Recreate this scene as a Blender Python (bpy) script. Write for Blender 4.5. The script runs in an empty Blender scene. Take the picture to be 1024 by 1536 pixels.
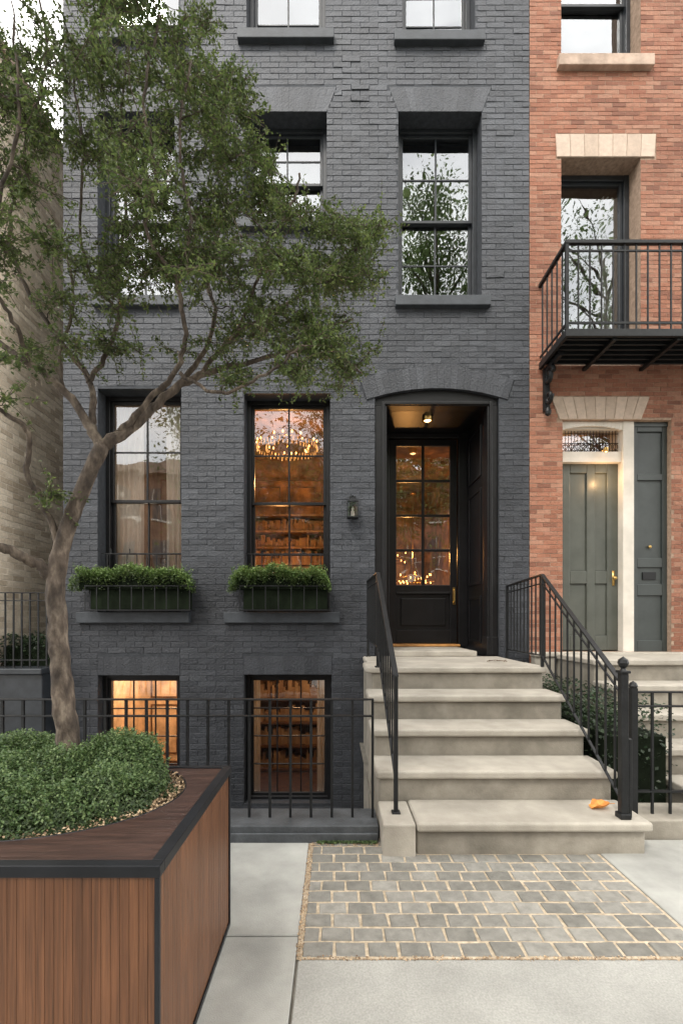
import bpy, math, random
import numpy as np
from mathutils import Vector
random.seed(7); rng=np.random.default_rng(7)
scene=bpy.context.scene
COL=scene.collection
EYE=1.28
# image pixel coordinates at depth d -> metres (142 image pixels per metre on the facade plane y=5)
def fx(X,d=5.0): return (X-502)*d/710.0
def fz(Y,d=5.0): return EYE+(930-Y)*d/710.0
def P(X,Y,d): return Vector((fx(X,d),d,fz(Y,d)))
WORLD={}
# ---------------------------------------------------------------- materials
def mat(name,cols,rough=.6,metal=0.0,attr=False,n1=(6,.25),bump=(60,.15),stretch=(1,1,1),n2=None,spec=.5,coat=0,emit=None,trans=0,bdist=.01,vgrad=None):
    m=bpy.data.materials.new(name); m.use_nodes=True
    nt=m.node_tree; N=nt.nodes; L=nt.links
    b=N["Principled BSDF"]
    tc=N.new("ShaderNodeTexCoord"); mp=N.new("ShaderNodeMapping"); mp.inputs["Scale"].default_value=stretch
    L.new(tc.outputs["Object"],mp.inputs["Vector"])
    no=N.new("ShaderNodeTexNoise"); no.inputs["Scale"].default_value=n1[0]; no.inputs["Detail"].default_value=6
    no.inputs["Roughness"].default_value=.6
    L.new(mp.outputs[0],no.inputs["Vector"])
    rp=N.new("ShaderNodeValToRGB"); e=rp.color_ramp.elements
    n=len(cols)
    while len(e)<n: e.new(.5)
    for i,c in enumerate(cols):
        e[i].position=i/(n-1) if n>1 else 0; e[i].color=(*c,1)
    if attr:
        at=N.new("ShaderNodeAttribute"); at.attribute_name="rnd"
        sp=N.new("ShaderNodeSeparateColor"); L.new(at.outputs["Color"],sp.inputs[0])
        L.new(sp.outputs[0],rp.inputs[0])
    else:
        mr=N.new("ShaderNodeMapRange"); mr.inputs[1].default_value=.3; mr.inputs[2].default_value=.7
        L.new(no.outputs[0],mr.inputs[0]); L.new(mr.outputs[0],rp.inputs[0])
    col=rp.outputs[0]
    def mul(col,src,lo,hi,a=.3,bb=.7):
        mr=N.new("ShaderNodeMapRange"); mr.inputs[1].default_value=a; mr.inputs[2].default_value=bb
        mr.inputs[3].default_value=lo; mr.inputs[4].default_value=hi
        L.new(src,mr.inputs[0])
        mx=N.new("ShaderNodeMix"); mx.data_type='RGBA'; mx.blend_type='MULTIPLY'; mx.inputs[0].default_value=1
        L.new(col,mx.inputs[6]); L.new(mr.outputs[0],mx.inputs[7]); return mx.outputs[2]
    if n1[1]: col=mul(col,no.outputs[0],1-n1[1],1+n1[1])
    if n2:
        nb=N.new("ShaderNodeTexNoise"); nb.inputs["Scale"].default_value=n2[0]; nb.inputs["Detail"].default_value=5
        L.new(tc.outputs["Object"],nb.inputs["Vector"]); col=mul(col,nb.outputs[0],1-n2[1],1+n2[1])
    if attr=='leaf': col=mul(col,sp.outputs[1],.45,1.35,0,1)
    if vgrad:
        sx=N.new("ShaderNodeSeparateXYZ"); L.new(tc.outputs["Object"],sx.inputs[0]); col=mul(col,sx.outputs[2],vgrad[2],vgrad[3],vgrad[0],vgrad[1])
    L.new(col,b.inputs["Base Color"])
    b.inputs["Roughness"].default_value=rough; b.inputs["Metallic"].default_value=metal
    b.inputs["Specular IOR Level"].default_value=spec
    b.inputs["Coat Weight"].default_value=coat
    if bump and bump[1]>0:
        nb=N.new("ShaderNodeTexNoise"); nb.inputs["Scale"].default_value=bump[0]; nb.inputs["Detail"].default_value=6
        L.new(mp.outputs[0],nb.inputs["Vector"])
        bp=N.new("ShaderNodeBump"); bp.inputs["Strength"].default_value=bump[1]; bp.inputs["Distance"].default_value=bdist
        L.new(nb.outputs[0],bp.inputs["Height"]); L.new(bp.outputs[0],b.inputs["Normal"])
    if emit:
        b.inputs["Emission Color"].default_value=(*emit[0],1); b.inputs["Emission Strength"].default_value=emit[1]
    if trans:
        tr=N.new("ShaderNodeBsdfTranslucent"); L.new(col,tr.inputs[0])
        ms=N.new("ShaderNodeMixShader"); ms.inputs[0].default_value=trans
        L.new(b.outputs[0],ms.inputs[1]); L.new(tr.outputs[0],ms.inputs[2])
        L.new(ms.outputs[0],N["Material Output"].inputs[0])
    return m
def glassmat(name,fac,tint=(1,1,1),wav=.02):
    m=bpy.data.materials.new(name); m.use_nodes=True; nt=m.node_tree; N=nt.nodes; L=nt.links
    N.remove(N["Principled BSDF"])
    t=N.new("ShaderNodeBsdfTransparent"); t.inputs[0].default_value=(*tint,1)
    g=N.new("ShaderNodeBsdfGlossy"); g.inputs["Roughness"].default_value=.01; g.inputs[0].default_value=(.92,.96,1,1)
    ms=N.new("ShaderNodeMixShader")
    fr=N.new("ShaderNodeFresnel"); fr.inputs[0].default_value=1.5
    ad=N.new("ShaderNodeMath"); ad.operation='ADD'; ad.inputs[1].default_value=fac; ad.use_clamp=True
    L.new(fr.outputs[0],ad.inputs[0]); L.new(ad.outputs[0],ms.inputs[0])
    L.new(t.outputs[0],ms.inputs[1]); L.new(g.outputs[0],ms.inputs[2]); L.new(ms.outputs[0],N["Material Output"].inputs[0])
    tc=N.new("ShaderNodeTexCoord"); no=N.new("ShaderNodeTexNoise"); no.inputs["Scale"].default_value=3.0; no.inputs["Detail"].default_value=1
    L.new(tc.outputs["Object"],no.inputs[0]); bp=N.new("ShaderNodeBump"); bp.inputs["Strength"].default_value=wav*10; bp.inputs["Distance"].default_value=.01
    L.new(no.outputs[0],bp.inputs["Height"]); L.new(bp.outputs[0],g.inputs["Normal"])
    return m
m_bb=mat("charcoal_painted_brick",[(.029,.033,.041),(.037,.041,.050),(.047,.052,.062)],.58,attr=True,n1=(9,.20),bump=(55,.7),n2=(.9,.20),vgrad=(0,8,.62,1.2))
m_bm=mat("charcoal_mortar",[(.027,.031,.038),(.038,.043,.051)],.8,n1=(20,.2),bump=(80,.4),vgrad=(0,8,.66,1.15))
m_rb=mat("red_brick",[(.19,.080,.050),(.275,.113,.067),(.315,.140,.086),(.345,.178,.118),(.255,.100,.060)],.85,attr=True,n1=(40,.16),bump=(90,.5),n2=(1.2,.2))
m_rm=mat("lime_mortar",[(.27,.19,.135),(.36,.26,.195)],.95,n1=(30,.2),bump=(90,.4))
m_tb=mat("tan_brick",[(.42,.34,.25),(.58,.49,.38),(.70,.61,.49)],.85,attr=True,n1=(40,.2),bump=(90,.4),n2=(.8,.12))
m_tm=mat("tan_mortar",[(.60,.53,.44),(.7,.63,.54)],.95)
m_pink=mat("pale_sandstone",[(.44,.345,.27),(.54,.43,.345)],.8,attr=True,n1=(25,.12),bump=(90,.3))
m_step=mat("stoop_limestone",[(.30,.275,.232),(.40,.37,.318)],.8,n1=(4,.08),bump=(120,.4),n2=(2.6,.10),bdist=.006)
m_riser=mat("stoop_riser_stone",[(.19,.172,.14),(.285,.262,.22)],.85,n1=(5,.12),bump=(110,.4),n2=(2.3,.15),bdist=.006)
m_curb=mat("dark_bluestone",[(.045,.050,.056),(.075,.082,.090)],.65,n1=(8,.2),bump=(80,.3))
m_conc=mat("sidewalk_concrete",[(.29,.290,.27),(.365,.365,.34)],.85,n1=(4,.10),bump=(220,.4),n2=(2.1,.10),bdist=.004)
m_conc2=mat("rough_sidewalk_concrete",[(.28,.278,.258),(.345,.343,.32)],.9,n1=(2.5,.08),bump=(150,.7),n2=(140,.14),bdist=.004)
m_sett=mat("granite_setts",[(.165,.160,.142),(.21,.204,.184),(.265,.256,.23)],.75,attr=True,n1=(22,.22),bump=(90,.7),bdist=.007)
m_sand=mat("jointing_sand",[(.38,.31,.22),(.52,.43,.32)],.95,n1=(40,.2),bump=(200,.5))
m_gnd=mat("ground_soil",[(.13,.12,.10),(.18,.165,.14)],.95)
m_asph=mat("asphalt",[(.045,.045,.047),(.06,.06,.06)],.9,bump=(200,.6))
m_iron=mat("black_iron_paint",[(.007,.008,.009),(.011,.012,.013)],.45,n1=(20,.2),bump=(60,.12),spec=.35)
m_frame=mat("slate_window_paint",[(.018,.022,.027),(.025,.029,.035)],.4,n1=(10,.15),bump=(60,.06))
m_bframe=mat("black_window_paint",[(.007,.007,.008),(.010,.010,.011)],.4,n1=(10,.15),bump=(60,.06),spec=.35)
m_sill=mat("painted_stone_sill",[(.032,.038,.046),(.043,.050,.059)],.6,n1=(9,.15),bump=(80,.25))
m_brown=mat("brownstone_sill",[(.34,.25,.19),(.44,.33,.26)],.8,bump=(80,.3))
m_door=mat("black_door_paint",[(.005,.005,.006),(.008,.008,.009)],.34,n1=(6,.1),bump=(30,.04),coat=.1,spec=.35)
m_gdoor=mat("grey_green_door_paint",[(.068,.074,.062),(.086,.093,.079)],.42,n1=(4,.1),bump=(30,.05))
m_gdoor2=mat("dark_green_grey_paint",[(.036,.044,.043),(.048,.057,.055)],.42,n1=(4,.1),bump=(30,.05))
m_white=mat("cream_trim_paint",[(.58,.54,.47),(.68,.63,.56)],.5,n1=(4,.08),bump=(40,.05))
m_brass=mat("brass",[(.55,.36,.12),(.7,.48,.18)],.3,metal=1,bump=None)
m_slat=mat("cedar_slats",[(.098,.040,.017),(.115,.047,.020),(.136,.057,.025),(.105,.043,.018)],.42,attr=True,n1=(18,.42),stretch=(7,7,.22),bump=(30,.2),n2=(1.5,.15))
m_deck=mat("dark_stained_wood",[(.034,.017,.014),(.058,.030,.023)],.42,n1=(14,.35),stretch=(.4,4,4),bump=(30,.25))
m_trim=mat("dark_metal_trim",[(.009,.011,.015),(.013,.015,.019)],.42,metal=.3,bump=(40,.05))
m_bark=mat("bark",[(.042,.031,.024),(.085,.065,.050),(.16,.13,.10)],.92,n1=(30,.34),stretch=(1,1,.45),bump=(60,1.0),bdist=.012,n2=(6,.32))
m_leaf=mat("tree_leaf",[(.058,.094,.028),(.100,.145,.042),(.17,.215,.07)],.40,attr='leaf',n1=(3,0),bump=None,trans=.38)
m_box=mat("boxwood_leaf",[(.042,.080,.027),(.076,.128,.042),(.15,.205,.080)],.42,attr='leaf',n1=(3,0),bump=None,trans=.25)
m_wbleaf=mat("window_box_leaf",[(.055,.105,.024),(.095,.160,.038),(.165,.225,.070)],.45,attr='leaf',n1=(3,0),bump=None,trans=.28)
m_ivy=mat("ivy_leaf",[(.012,.028,.012),(.03,.055,.02)],.45,attr='leaf',n1=(3,0),bump=None,trans=.2)
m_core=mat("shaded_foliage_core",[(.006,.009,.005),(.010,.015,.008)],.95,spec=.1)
m_chip=mat("wood_chips",[(.12,.07,.04),(.35,.24,.14),(.55,.42,.28)],.9,attr=True,bump=None)
m_room=mat("warm_room_wall",[(.13,.065,.026),(.32,.18,.08)],.6,n1=(2.2,.5),n2=(9,.35),bump=None)
m_roomd=mat("dark_room_wall",[(.08,.08,.075),(.12,.115,.105)],.8,bump=None)
m_hall=mat("hall_wall",[(.09,.045,.018),(.26,.14,.055)],.5,n1=(3,.5),n2=(8,.5),bump=None)
m_grey=mat("grey_room_wall",[(.16,.13,.10),(.22,.18,.14)],.8,bump=None)
m_peach=mat("plaster_wall",[(.60,.46,.33),(.72,.57,.42)],.8,bump=None)
m_wood=mat("walnut_furniture",[(.09,.045,.02),(.16,.085,.038)],.45,n1=(12,.3),stretch=(1,1,.3),bump=None)
m_oak=mat("oak_threshold",[(.42,.20,.06),(.55,.28,.09)],.4,bump=None)
m_book=mat("book_spines",[(.12,.06,.028),(.15,.08,.036),(.10,.055,.03),(.14,.075,.035),(.18,.115,.062)],.6,attr=True,bump=None)
m_tan=mat("tan_parcels",[(.25,.17,.11),(.34,.25,.16),(.20,.13,.08)],.9,attr=True,bump=None)
m_cloth=mat("linen_curtain",[(.66,.64,.60),(.76,.74,.70)],.9,n1=(4,.1),bump=(200,.1),trans=.3)
m_bulb=mat("lit_bulb",[(1,.7,.35)],.5,emit=((1,.50,.14),7),bump=None)
m_cryst=mat("lit_crystal",[(.6,.35,.12)],.3,emit=((1,.46,.12),1.0),bump=None)
m_bulb2=mat("lit_downlight",[(1,.7,.35)],.5,emit=((1,.55,.2),14),bump=None)
m_orange=mat("orange_leaf",[(.55,.17,.02),(.72,.34,.08)],.6,n1=(25,.3),bump=(40,.2),trans=.15)
m_dryleaf=mat("dry_leaf",[(.06,.035,.02),(.11,.065,.03)],.8,bump=None)
g_up=glassmat("reflective_window_glass",.18,(.85,.87,.88))
g_lo=glassmat("clear_window_glass",.10,(.90,.88,.86))
g_door=glassmat("door_glass",.17,(.92,.88,.82))
# ---------------------------------------------------------------- mesh builder
class MB:
    def __init__(s): s.v=[];s.f=[];s.m=[];s.r=[]
    def add(s,vs,fs,m=0,r=None):
        o=len(s.v); s.v.extend([tuple(v) for v in vs])
        if r is None: r=(random.random(),random.random(),random.random())
        for f in fs:
            s.f.append(tuple(i+o for i in f)); s.m.append(m); s.r.append(r)
    def addnp(s,V,F,m,R):
        o=len(s.v); s.v.extend(V.tolist()); s.f.extend((F+o).tolist()); s.m.extend([m]*len(F)); s.r.extend(R.tolist())
    def box(s,x0,x1,y0,y1,z0,z1,m=0,r=None):
        v=[(x0,y0,z0),(x1,y0,z0),(x1,y1,z0),(x0,y1,z0),(x0,y0,z1),(x1,y0,z1),(x1,y1,z1),(x0,y1,z1)]
        s.add(v,[(0,3,2,1),(4,5,6,7),(0,1,5,4),(1,2,6,5),(2,3,7,6),(3,0,4,7)],m,r)
    def quad(s,a,b,c,d,m=0,r=None): s.add([a,b,c,d],[(0,1,2,3)],m,r)
    def tube(s,pts,rad,n=8,m=0,r=None,cap=True):
        pts=[Vector(p) for p in pts]
        if not hasattr(rad,'__len__'): rad=[rad]*len(pts)
        V=[];up=None
        for i,p in enumerate(pts):
            t=(pts[min(i+1,len(pts)-1)]-pts[max(i-1,0)])
            if t.length<1e-9: t=Vector((0,0,1))
            t.normalize()
            if up is None:
                a=Vector((1,0,0)) if abs(t.x)<.8 else Vector((0,1,0)); up=(a-t*a.dot(t)).normalized()
            else:
                up=up-t*up.dot(t); up=up.normalized() if up.length>1e-6 else Vector((1,0,0))
            bi=t.cross(up)
            for k in range(n):
                a=2*math.pi*k/n; V.append(p+(up*math.cos(a)+bi*math.sin(a))*rad[i])
        F=[]
        for i in range(len(pts)-1):
            for k in range(n):
                a=i*n+k;b=i*n+(k+1)%n; F.append((a,b,b+n,a+n))
        if cap:
            F.append(tuple(range(n))[::-1]); F.append(tuple((len(pts)-1)*n+k for k in range(n)))
        s.add(V,F,m,r)
    def lathe(s,c,prof,n=16,m=0):
        V=[];F=[]
        for (r,z) in prof:
            for k in range(n):
                a=2*math.pi*k/n; V.append((c[0]+r*math.cos(a),c[1]+r*math.sin(a),c[2]+z))
        for i in range(len(prof)-1):
            for k in range(n):
                a=i*n+k;b=i*n+(k+1)%n; F.append((a,b,b+n,a+n))
        s.add(V,F,m)
def build(mb,name,mats,parent=None,smooth=False,bevel=0,label=None,category=None,group=None,kind=None,segs=2):
    V=np.array(mb.v,dtype=float)
    lo=V.min(0);hi=V.max(0); org=np.array([(lo[0]+hi[0])/2,(lo[1]+hi[1])/2,lo[2]])
    me=bpy.data.meshes.new(name); me.from_pydata((V-org).tolist(),[],mb.f)
    for m in mats: me.materials.append(m)
    me.polygons.foreach_set("material_index",mb.m)
    if smooth: me.polygons.foreach_set("use_smooth",[True]*len(mb.f))
    R=np.array(mb.r,dtype=np.float32); lt=np.zeros(len(mb.f),dtype=np.int32); me.polygons.foreach_get("loop_total",lt)
    RR=np.repeat(np.hstack([R,np.ones((len(R),1),np.float32)]),lt,axis=0)
    at=me.color_attributes.new("rnd",'FLOAT_COLOR','CORNER'); at.data.foreach_set("color",RR.ravel())
    me.update()
    o=bpy.data.objects.new(name,me); COL.objects.link(o)
    po=WORLD[parent.name] if parent else np.zeros(3)
    o.location=(org-po).tolist(); o.parent=parent; WORLD[o.name]=org
    if bevel:
        b=o.modifiers.new("bevel",'BEVEL'); b.width=bevel; b.segments=segs; b.limit_method='ANGLE'; b.angle_limit=math.radians(40)
        b.harden_normals=False
    tag(o,label,category,group,kind); return o
def tag(o,label=None,category=None,group=None,kind=None):
    if label:o["label"]=label
    if category:o["category"]=category
    if group:o["group"]=group
    if kind:o["kind"]=kind
def thing(name,loc,label,category,group=None):
    e=bpy.data.objects.new(name,None); e.empty_display_size=.2; COL.objects.link(e); e.location=loc
    WORLD[e.name]=np.array(loc,dtype=float); tag(e,label,category,group); return e
# ---------------------------------------------------------------- bricks
def qbrick(mb,c,w0,w1,bev,mp,m,j=.0012):
    c=[(u+random.uniform(-j,j),v+random.uniform(-j,j)) for u,v in c]
    cu=sum(p[0] for p in c)/4;cv=sum(p[1] for p in c)/4
    ins=[]
    for u,v in c:
        du,dv=cu-u,cv-v
        ins.append((u+(bev if du>0 else -bev),v+(bev if dv>0 else -bev)))
    V=[mp(u,v,w0) for u,v in c]
    V+=[mp(u,v,w1-bev) for u,v in c]
    V+=[mp(u,v,w1+random.uniform(-j,j)*.7) for u,v in ins]
    F=[(8,9,10,11)]
    for i in range(4):
        k=(i+1)%4; F.append((i,k,k+4,i+4)); F.append((i+4,k+4,k+8,i+8))
    mb.add(V,F,m)
def subtract(x0,x1,bl):
    iv=[(x0,x1)]
    for a,b in bl:
        nv=[]
        for s,e in iv:
            if b<=s or a>=e: nv.append((s,e)); continue
            if a>s: nv.append((s,a))
            if b<e: nv.append((b,e))
        iv=nv
    return iv
def brickwall(mb,x0,x1,z0,z1,Lb,H,gap,blocked,mp,m,proud=.007,bev=.003,jit=.0012,pj=.0015,rough=None):
    row=0; z=z0
    while z<z1-.01:
        bl=blocked(z+gap/2,z+H-gap/2)
        for s,e in subtract(x0,x1,bl):
            off=(row%2)*Lb/2+random.uniform(-.004,.004)
            k=math.floor((s-x0-off)/Lb)
            while True:
                a=x0+off+k*Lb; b=a+Lb; k+=1
                if a>=e: break
                a2=max(a+gap/2,s); b2=min(b-gap/2,e)
                if b2-a2<.025: continue
                ex_=0; jj=jit
                if rough and rough((a2+b2)/2,z) : ex_=random.choice((0,0,.004,.008)); jj=jit*2.0
                qbrick(mb,[(a2,z+gap/2),(b2,z+gap/2),(b2,z+H-gap/2),(a2,z+H-gap/2)],0,proud+ex_+random.uniform(-pj,pj),bev,mp,m,jj)
        row+=1; z+=H
def backing(mb,x0,x1,z0,z1,ops,mp,m,deep):
    xs=sorted({x0,x1,*[o[0] for o in ops],*[o[1] for o in ops]}); zs=sorted({z0,z1,*[o[2] for o in ops],*[o[3] for o in ops]})
    for i in range(len(xs)-1):
        for k in range(len(zs)-1):
            cx=(xs[i]+xs[i+1])/2; cz=(zs[k]+zs[k+1])/2
            if any(o[0]<cx<o[1] and o[2]<cz<o[3] for o in ops): continue
            mb.quad(mp(xs[i],zs[k],0),mp(xs[i+1],zs[k],0),mp(xs[i+1],zs[k+1],0),mp(xs[i],zs[k+1],0),m)
    for a,b,c,d in ops:
        mb.quad(mp(a,c,0),mp(a,d,0),mp(a,d,-deep),mp(a,c,-deep),m)
        mb.quad(mp(b,c,0),mp(b,c,-deep),mp(b,d,-deep),mp(b,d,0),m)
        mb.quad(mp(a,d,0),mp(b,d,0),mp(b,d,-deep),mp(a,d,-deep),m)
        mb.quad(mp(a,c,0),mp(a,c,-deep),mp(b,c,-deep),mp(b,c,0),m)
def splayed(mb,xa,xb,z0,z1,sp,n,mp,m,proud,gap=.005,bev=.003,j=.0006):
    for i in range(n):
        a0=xa+(xb-xa)*i/n; a1=xa+(xb-xa)*(i+1)/n
        t0=xa-sp+(xb-xa+2*sp)*i/n; t1=xa-sp+(xb-xa+2*sp)*(i+1)/n
        qbrick(mb,[(a0+gap/2,z0),(a1-gap/2,z0),(t1-gap/2,z1),(t0+gap/2,z1)],0,proud,bev,mp,m,j)
mpF=lambda u,v,w:(u,5.0-w,v)
# ---------------------------------------------------------------- windows
def sash(mb,x0,x1,z0,z1,yf,yb,st,cols,rows,mw,bot=None,m=0):
    bot=bot or st
    mb.box(x0,x0+st,yf,yb,z0,z1,m); mb.box(x1-st,x1,yf,yb,z0,z1,m)
    mb.box(x0+st,x1-st,yf,yb,z0,z0+bot,m); mb.box(x0+st,x1-st,yf,yb,z1-st,z1,m)
    for i in range(1,cols):
        x=x0+st+(x1-x0-2*st)*i/cols; mb.box(x-mw/2,x+mw/2,yf+.006,yb-.006,z0+bot,z1-st,m)
    for i in range(1,rows):
        z=z0+bot+(z1-st-z0-bot)*i/rows
        mb.box(x0+st,x1-st,yf+.009,yb-.009,z-mw/2,z+mw/2,m)
def window(parent,x0,x1,z0,z1,rec=.2,cols=2,rows=2,fm=None,gl=None,fw=.045,sillm=None,sill=True,mid=.5,double=True,silln=(.035,.08),sillh=.105,y=5.0):
    fm=fm or m_frame; gl=gl or g_up; sillm=sillm or m_sill
    mb=MB(); yf=y+rec
    mb.box(x0+.001,x0+fw,yf-.03,yf+.10,z0,z1); mb.box(x1-fw,x1-.001,yf-.03,yf+.10,z0,z1)
    mb.box(x0+fw,x1-fw,yf-.028,yf+.10,z1-fw,z1-.001); mb.box(x0+fw,x1-fw,yf-.028,yf+.10,z0+.001,z0+fw*.8)
    a,b,c,d=x0+fw,x1-fw,z0+fw*.8,z1-fw
    g=MB()
    def pane(xa,xb,za,zb,yy):
        t=random.uniform(-.0025,.0025); t2=random.uniform(-.0025,.0025)
        g.quad((xa,yy+t,za),(xb,yy-t,za+0),(xb,yy-t+t2,zb),(xa,yy+t+t2,zb))
    if double:
        zm=c+(d-c)*mid
        sash(mb,a,b,zm-.018,d,yf,yf+.035,.032,cols,rows,.018)
        sash(mb,a,b,c,zm+.018,yf+.037,yf+.072,.032,cols,rows,.018,bot=.055)
        pane(a+.02,b-.02,zm+.01,d-.02,yf+.018); pane(a+.02,b-.02,c+.03,zm-.0,yf+.055)
    else:
        sash(mb,a,b,c,d,yf,yf+.035,.032,cols,rows,.014)
        pane(a+.02,b-.02,c+.02,d-.02,yf+.018)
    w=build(mb,"window",[fm],parent,bevel=.003,segs=1)
    build(g,"glass",[gl],w)
    if sill:
        s=MB(); s.box(x0-silln[0],x1+silln[1],y-.065,y+rec-.03,z0-sillh,z0-.001)
        build(s,"sill",[sillm],w,bevel=.006)
    return w
# ---------------------------------------------------------------- black house
HB=thing("painted_townhouse",(-.4,5,0),"charcoal painted brick townhouse with slate window frames and black front door","house")
BX0,BX1=fx(95),fx(793)
TOP=9.7
def O(a,b,t,bm): return (fx(a),fx(b),fz(bm),fz(t))
par1=O(147,272,583,918); par2=O(366,495,590,918)
s1=O(147,262,168,448); s2=O(366,490,168,332); s3=O(597,722,168,448)
t1=O(147,268,-250,52); t2=O(370,488,-250,52); t3=O(603,712,-250,55)
b1=O(147,270,1013,1205); b2=O(366,497,1012,1205)
door=(fx(562),fx(748),.88,fz(583))
ops=[par1,par2,s1,s2,s3,t1,t2,t3,b1,b2,door]
lint=[(o,.262,.10) for o in (s1,s2,s3)]+[(o,.196,.0) for o in (b1,b2)]+[(o,.25,.1) for o in (t1,t2,t3)]
mb=MB()
backing(mb,BX0,BX1,-1.05,TOP,ops,mpF,1,.36)
cx=(door[0]+door[1])/2; c=.70; ris=.105; R=(c*c+ris*ris)/(2*ris); zc=fz(583)-R; TH=.225
def blockedB(za,zb):
    bl=[]
    for o in ops:
        if zb>o[2] and za<o[3]: bl.append((o[0],o[1]))
    for o,h,s_ in lint:
        if zb>o[3] and za<o[3]+h:
            sp=s_*((za+zb)/2-o[3])/h+.004
            bl.append((o[0]-sp,o[1]+sp))
    zm=(za+zb)/2
    ang=math.asin((c+.04)/R); zlow=zc+R*math.cos(ang)
    if zlow-.02<zm<zc+R+TH+.01:
        ro=R+TH+.005
        if zm-zc<ro:
            hw=math.sqrt(max(0,ro*ro-(zm-zc)**2)); hw=min(hw,(zm-zc)*math.tan(ang)+.01)
            bl.append((cx-hw,cx+hw))
    return bl
def roughB(x,z):
    if z<4.3: return random.random()<.01
    u=abs(x-fx(540))/.32; v=abs(z-fz(128))/.30
    return (u*u+v*v<1 and random.random()<.6) or random.random()<.015
brickwall(mb,BX0,BX1,-1.05,TOP,.190,.0600,.0042,blockedB,mpF,0,proud=.0038,bev=.0026,jit=.0021,pj=.0018,rough=roughB)
for o,h,s_ in lint: splayed(mb,o[0],o[1],o[3]+.002,o[3]+h-.002,s_,int((o[1]-o[0])/.066),mpF,0,.0052,.0006,.0005,.0003)
ang=math.asin((c+.04)/R); n=22
for i in range(n):
    a0=-ang+2*ang*i/n+.0002; a1=-ang+2*ang*(i+1)/n-.0002
    p=lambda a,r:(cx+r*math.sin(a),zc+r*math.cos(a))
    qbrick(mb,[p(a0,R),p(a1,R),p(a1,R+TH),p(a0,R+TH)],-.12,.012,.0009,mpF,0,.0004)
mb.quad((BX0,12,-1.05),(BX0,5,-1.05),(BX0,5,TOP),(BX0,12,TOP),1)
mb.quad((BX1,5,-1.05),(BX1,12,-1.05),(BX1,12,TOP),(BX1,5,TOP),1)
mb.quad((BX0,12,-1.05),(BX0,12,TOP),(BX1,12,TOP),(BX1,12,-1.05),1)
mb.quad((BX0,5,TOP),(BX1,5,TOP),(BX1,12,TOP),(BX0,12,TOP),1)
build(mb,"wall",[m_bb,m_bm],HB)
mb=MB(); mb.box(BX0-.0,BX1,4.62,5.1,TOP+.22,TOP+.36); mb.box(BX0,BX1,4.82,5.1,TOP+.003,TOP+.22)
for i in range(10): x=BX0+.2+i*.5; mb.box(x,x+.1,4.66,4.82,TOP+.0,TOP+.22)
build(mb,"cornice",[m_frame],HB,bevel=.01)
for o in (par1,par2): window(HB,*o,fm=m_bframe,gl=g_lo,mid=.52,silln=(.2,.1),sillh=.115)
window(HB,*s1); window(HB,*s2); window(HB,*s3)
for o in (t1,t2,t3): window(HB,*o,cols=2,rows=3,silln=(.09,.09))
window(HB,*b1,cols=3,rows=4,fm=m_bframe,gl=g_lo,double=False,sill=False,rec=.14)
window(HB,*b2,cols=3,rows=4,fm=m_bframe,gl=g_lo,double=False,sill=False,rec=.14)
def room(x0,x1,y0,y1,z0,z1,m,fl=None,name="interior"):
    mb=MB()
    mb.quad((x0,y1,z0),(x1,y1,z0),(x1,y1,z1),(x0,y1,z1),0); mb.quad((x0,y0,z0),(x0,y1,z0),(x0,y1,z1),(x0,y0,z1),0)
    mb.quad((x1,y0,z0),(x1,y0,z1),(x1,y1,z1),(x1,y1,z0),0); mb.quad((x0,y0,z0),(x1,y0,z0),(x1,y1,z0),(x0,y1,z0),1)
    mb.quad((x0,y0,z1),(x0,y1,z1),(x1,y1,z1),(x1,y0,z1),0)
    mb.box(x0+.002,x1-.002,y1-.03,y1-.002,z0+.001,z0+.14,1); mb.box(x0+.002,x1-.002,y1-.03,y1-.002,z1-.35,z1-.30,1)
    k=max(2,int((x1-x0)/.45))
    for i in range(k):
        a=x0+(x1-x0)*i/k+.05; b=x0+(x1-x0)*(i+1)/k-.05
        for (za,zb) in ((z0+.25,z0+1.0),(z0+1.1,z1-.45)):
            mb.box(a,a+.02,y1-.015,y1-.001,za,zb,1); mb.box(b-.02,b,y1-.015,y1-.001,za,zb,1); mb.box(a+.02,b-.02,y1-.015,y1-.001,za,za+.02,1); mb.box(a+.02,b-.02,y1-.015,y1-.001,zb-.02,zb,1)
    return build(mb,name,[m,fl or m_wood],HB)
room(-1.45,.3,5.37,8.0,1.1,3.98,m_room)
room(-2.84,-1.47,5.37,7.6,1.1,3.98,m_grey)
room(.35,1.95,6.0,9.2,.97,3.75,m_hall)
room(-2.84,-1.32,5.3,7.2,-1.0,.95,m_peach); room(-1.30,.3,5.3,7.4,-1.0,.95,m_room)
room(-2.84,2.0,5.37,8.5,4.2,6.95,m_roomd); room(-2.84,2.0,5.37,8.5,7.15,9.6,m_roomd)
mb=MB()
mb.box(door[0]+.001,.55,5.03,5.17,.905,3.56); mb.box(1.62,door[1]-.001,5.03,5.17,.905,3.56)
mb.box(door[0]+.001,door[1]-.001,5.035,5.17,3.56,door[3]+.12)
mb.box(.50,.53,5.012,5.03,.905,3.60); mb.box(1.64,1.67,5.012,5.03,.905,3.60); mb.box(.53,1.64,5.012,5.03,3.565,3.60)
mb.box(door[0]+.002,.56,5.02,5.19,.906,1.10); mb.box(1.61,door[1]-.002,5.02,5.19,.906,1.10)
build(mb,"door_surround",[m_bframe],HB,bevel=.006)
yd=5.82
mb=MB()
mb.quad((.55,5.17,.9),(.55,5.17,3.56),(.55,yd+.06,3.56),(.55,yd+.06,.9)); mb.quad((1.62,5.17,.9),(1.62,yd+.06,.9),(1.62,yd+.06,3.56),(1.62,5.17,3.56))
mb.quad((.55,5.17,3.56),(1.62,5.17,3.56),(1.62,yd+.06,3.56),(.55,yd+.06,3.56))
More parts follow.
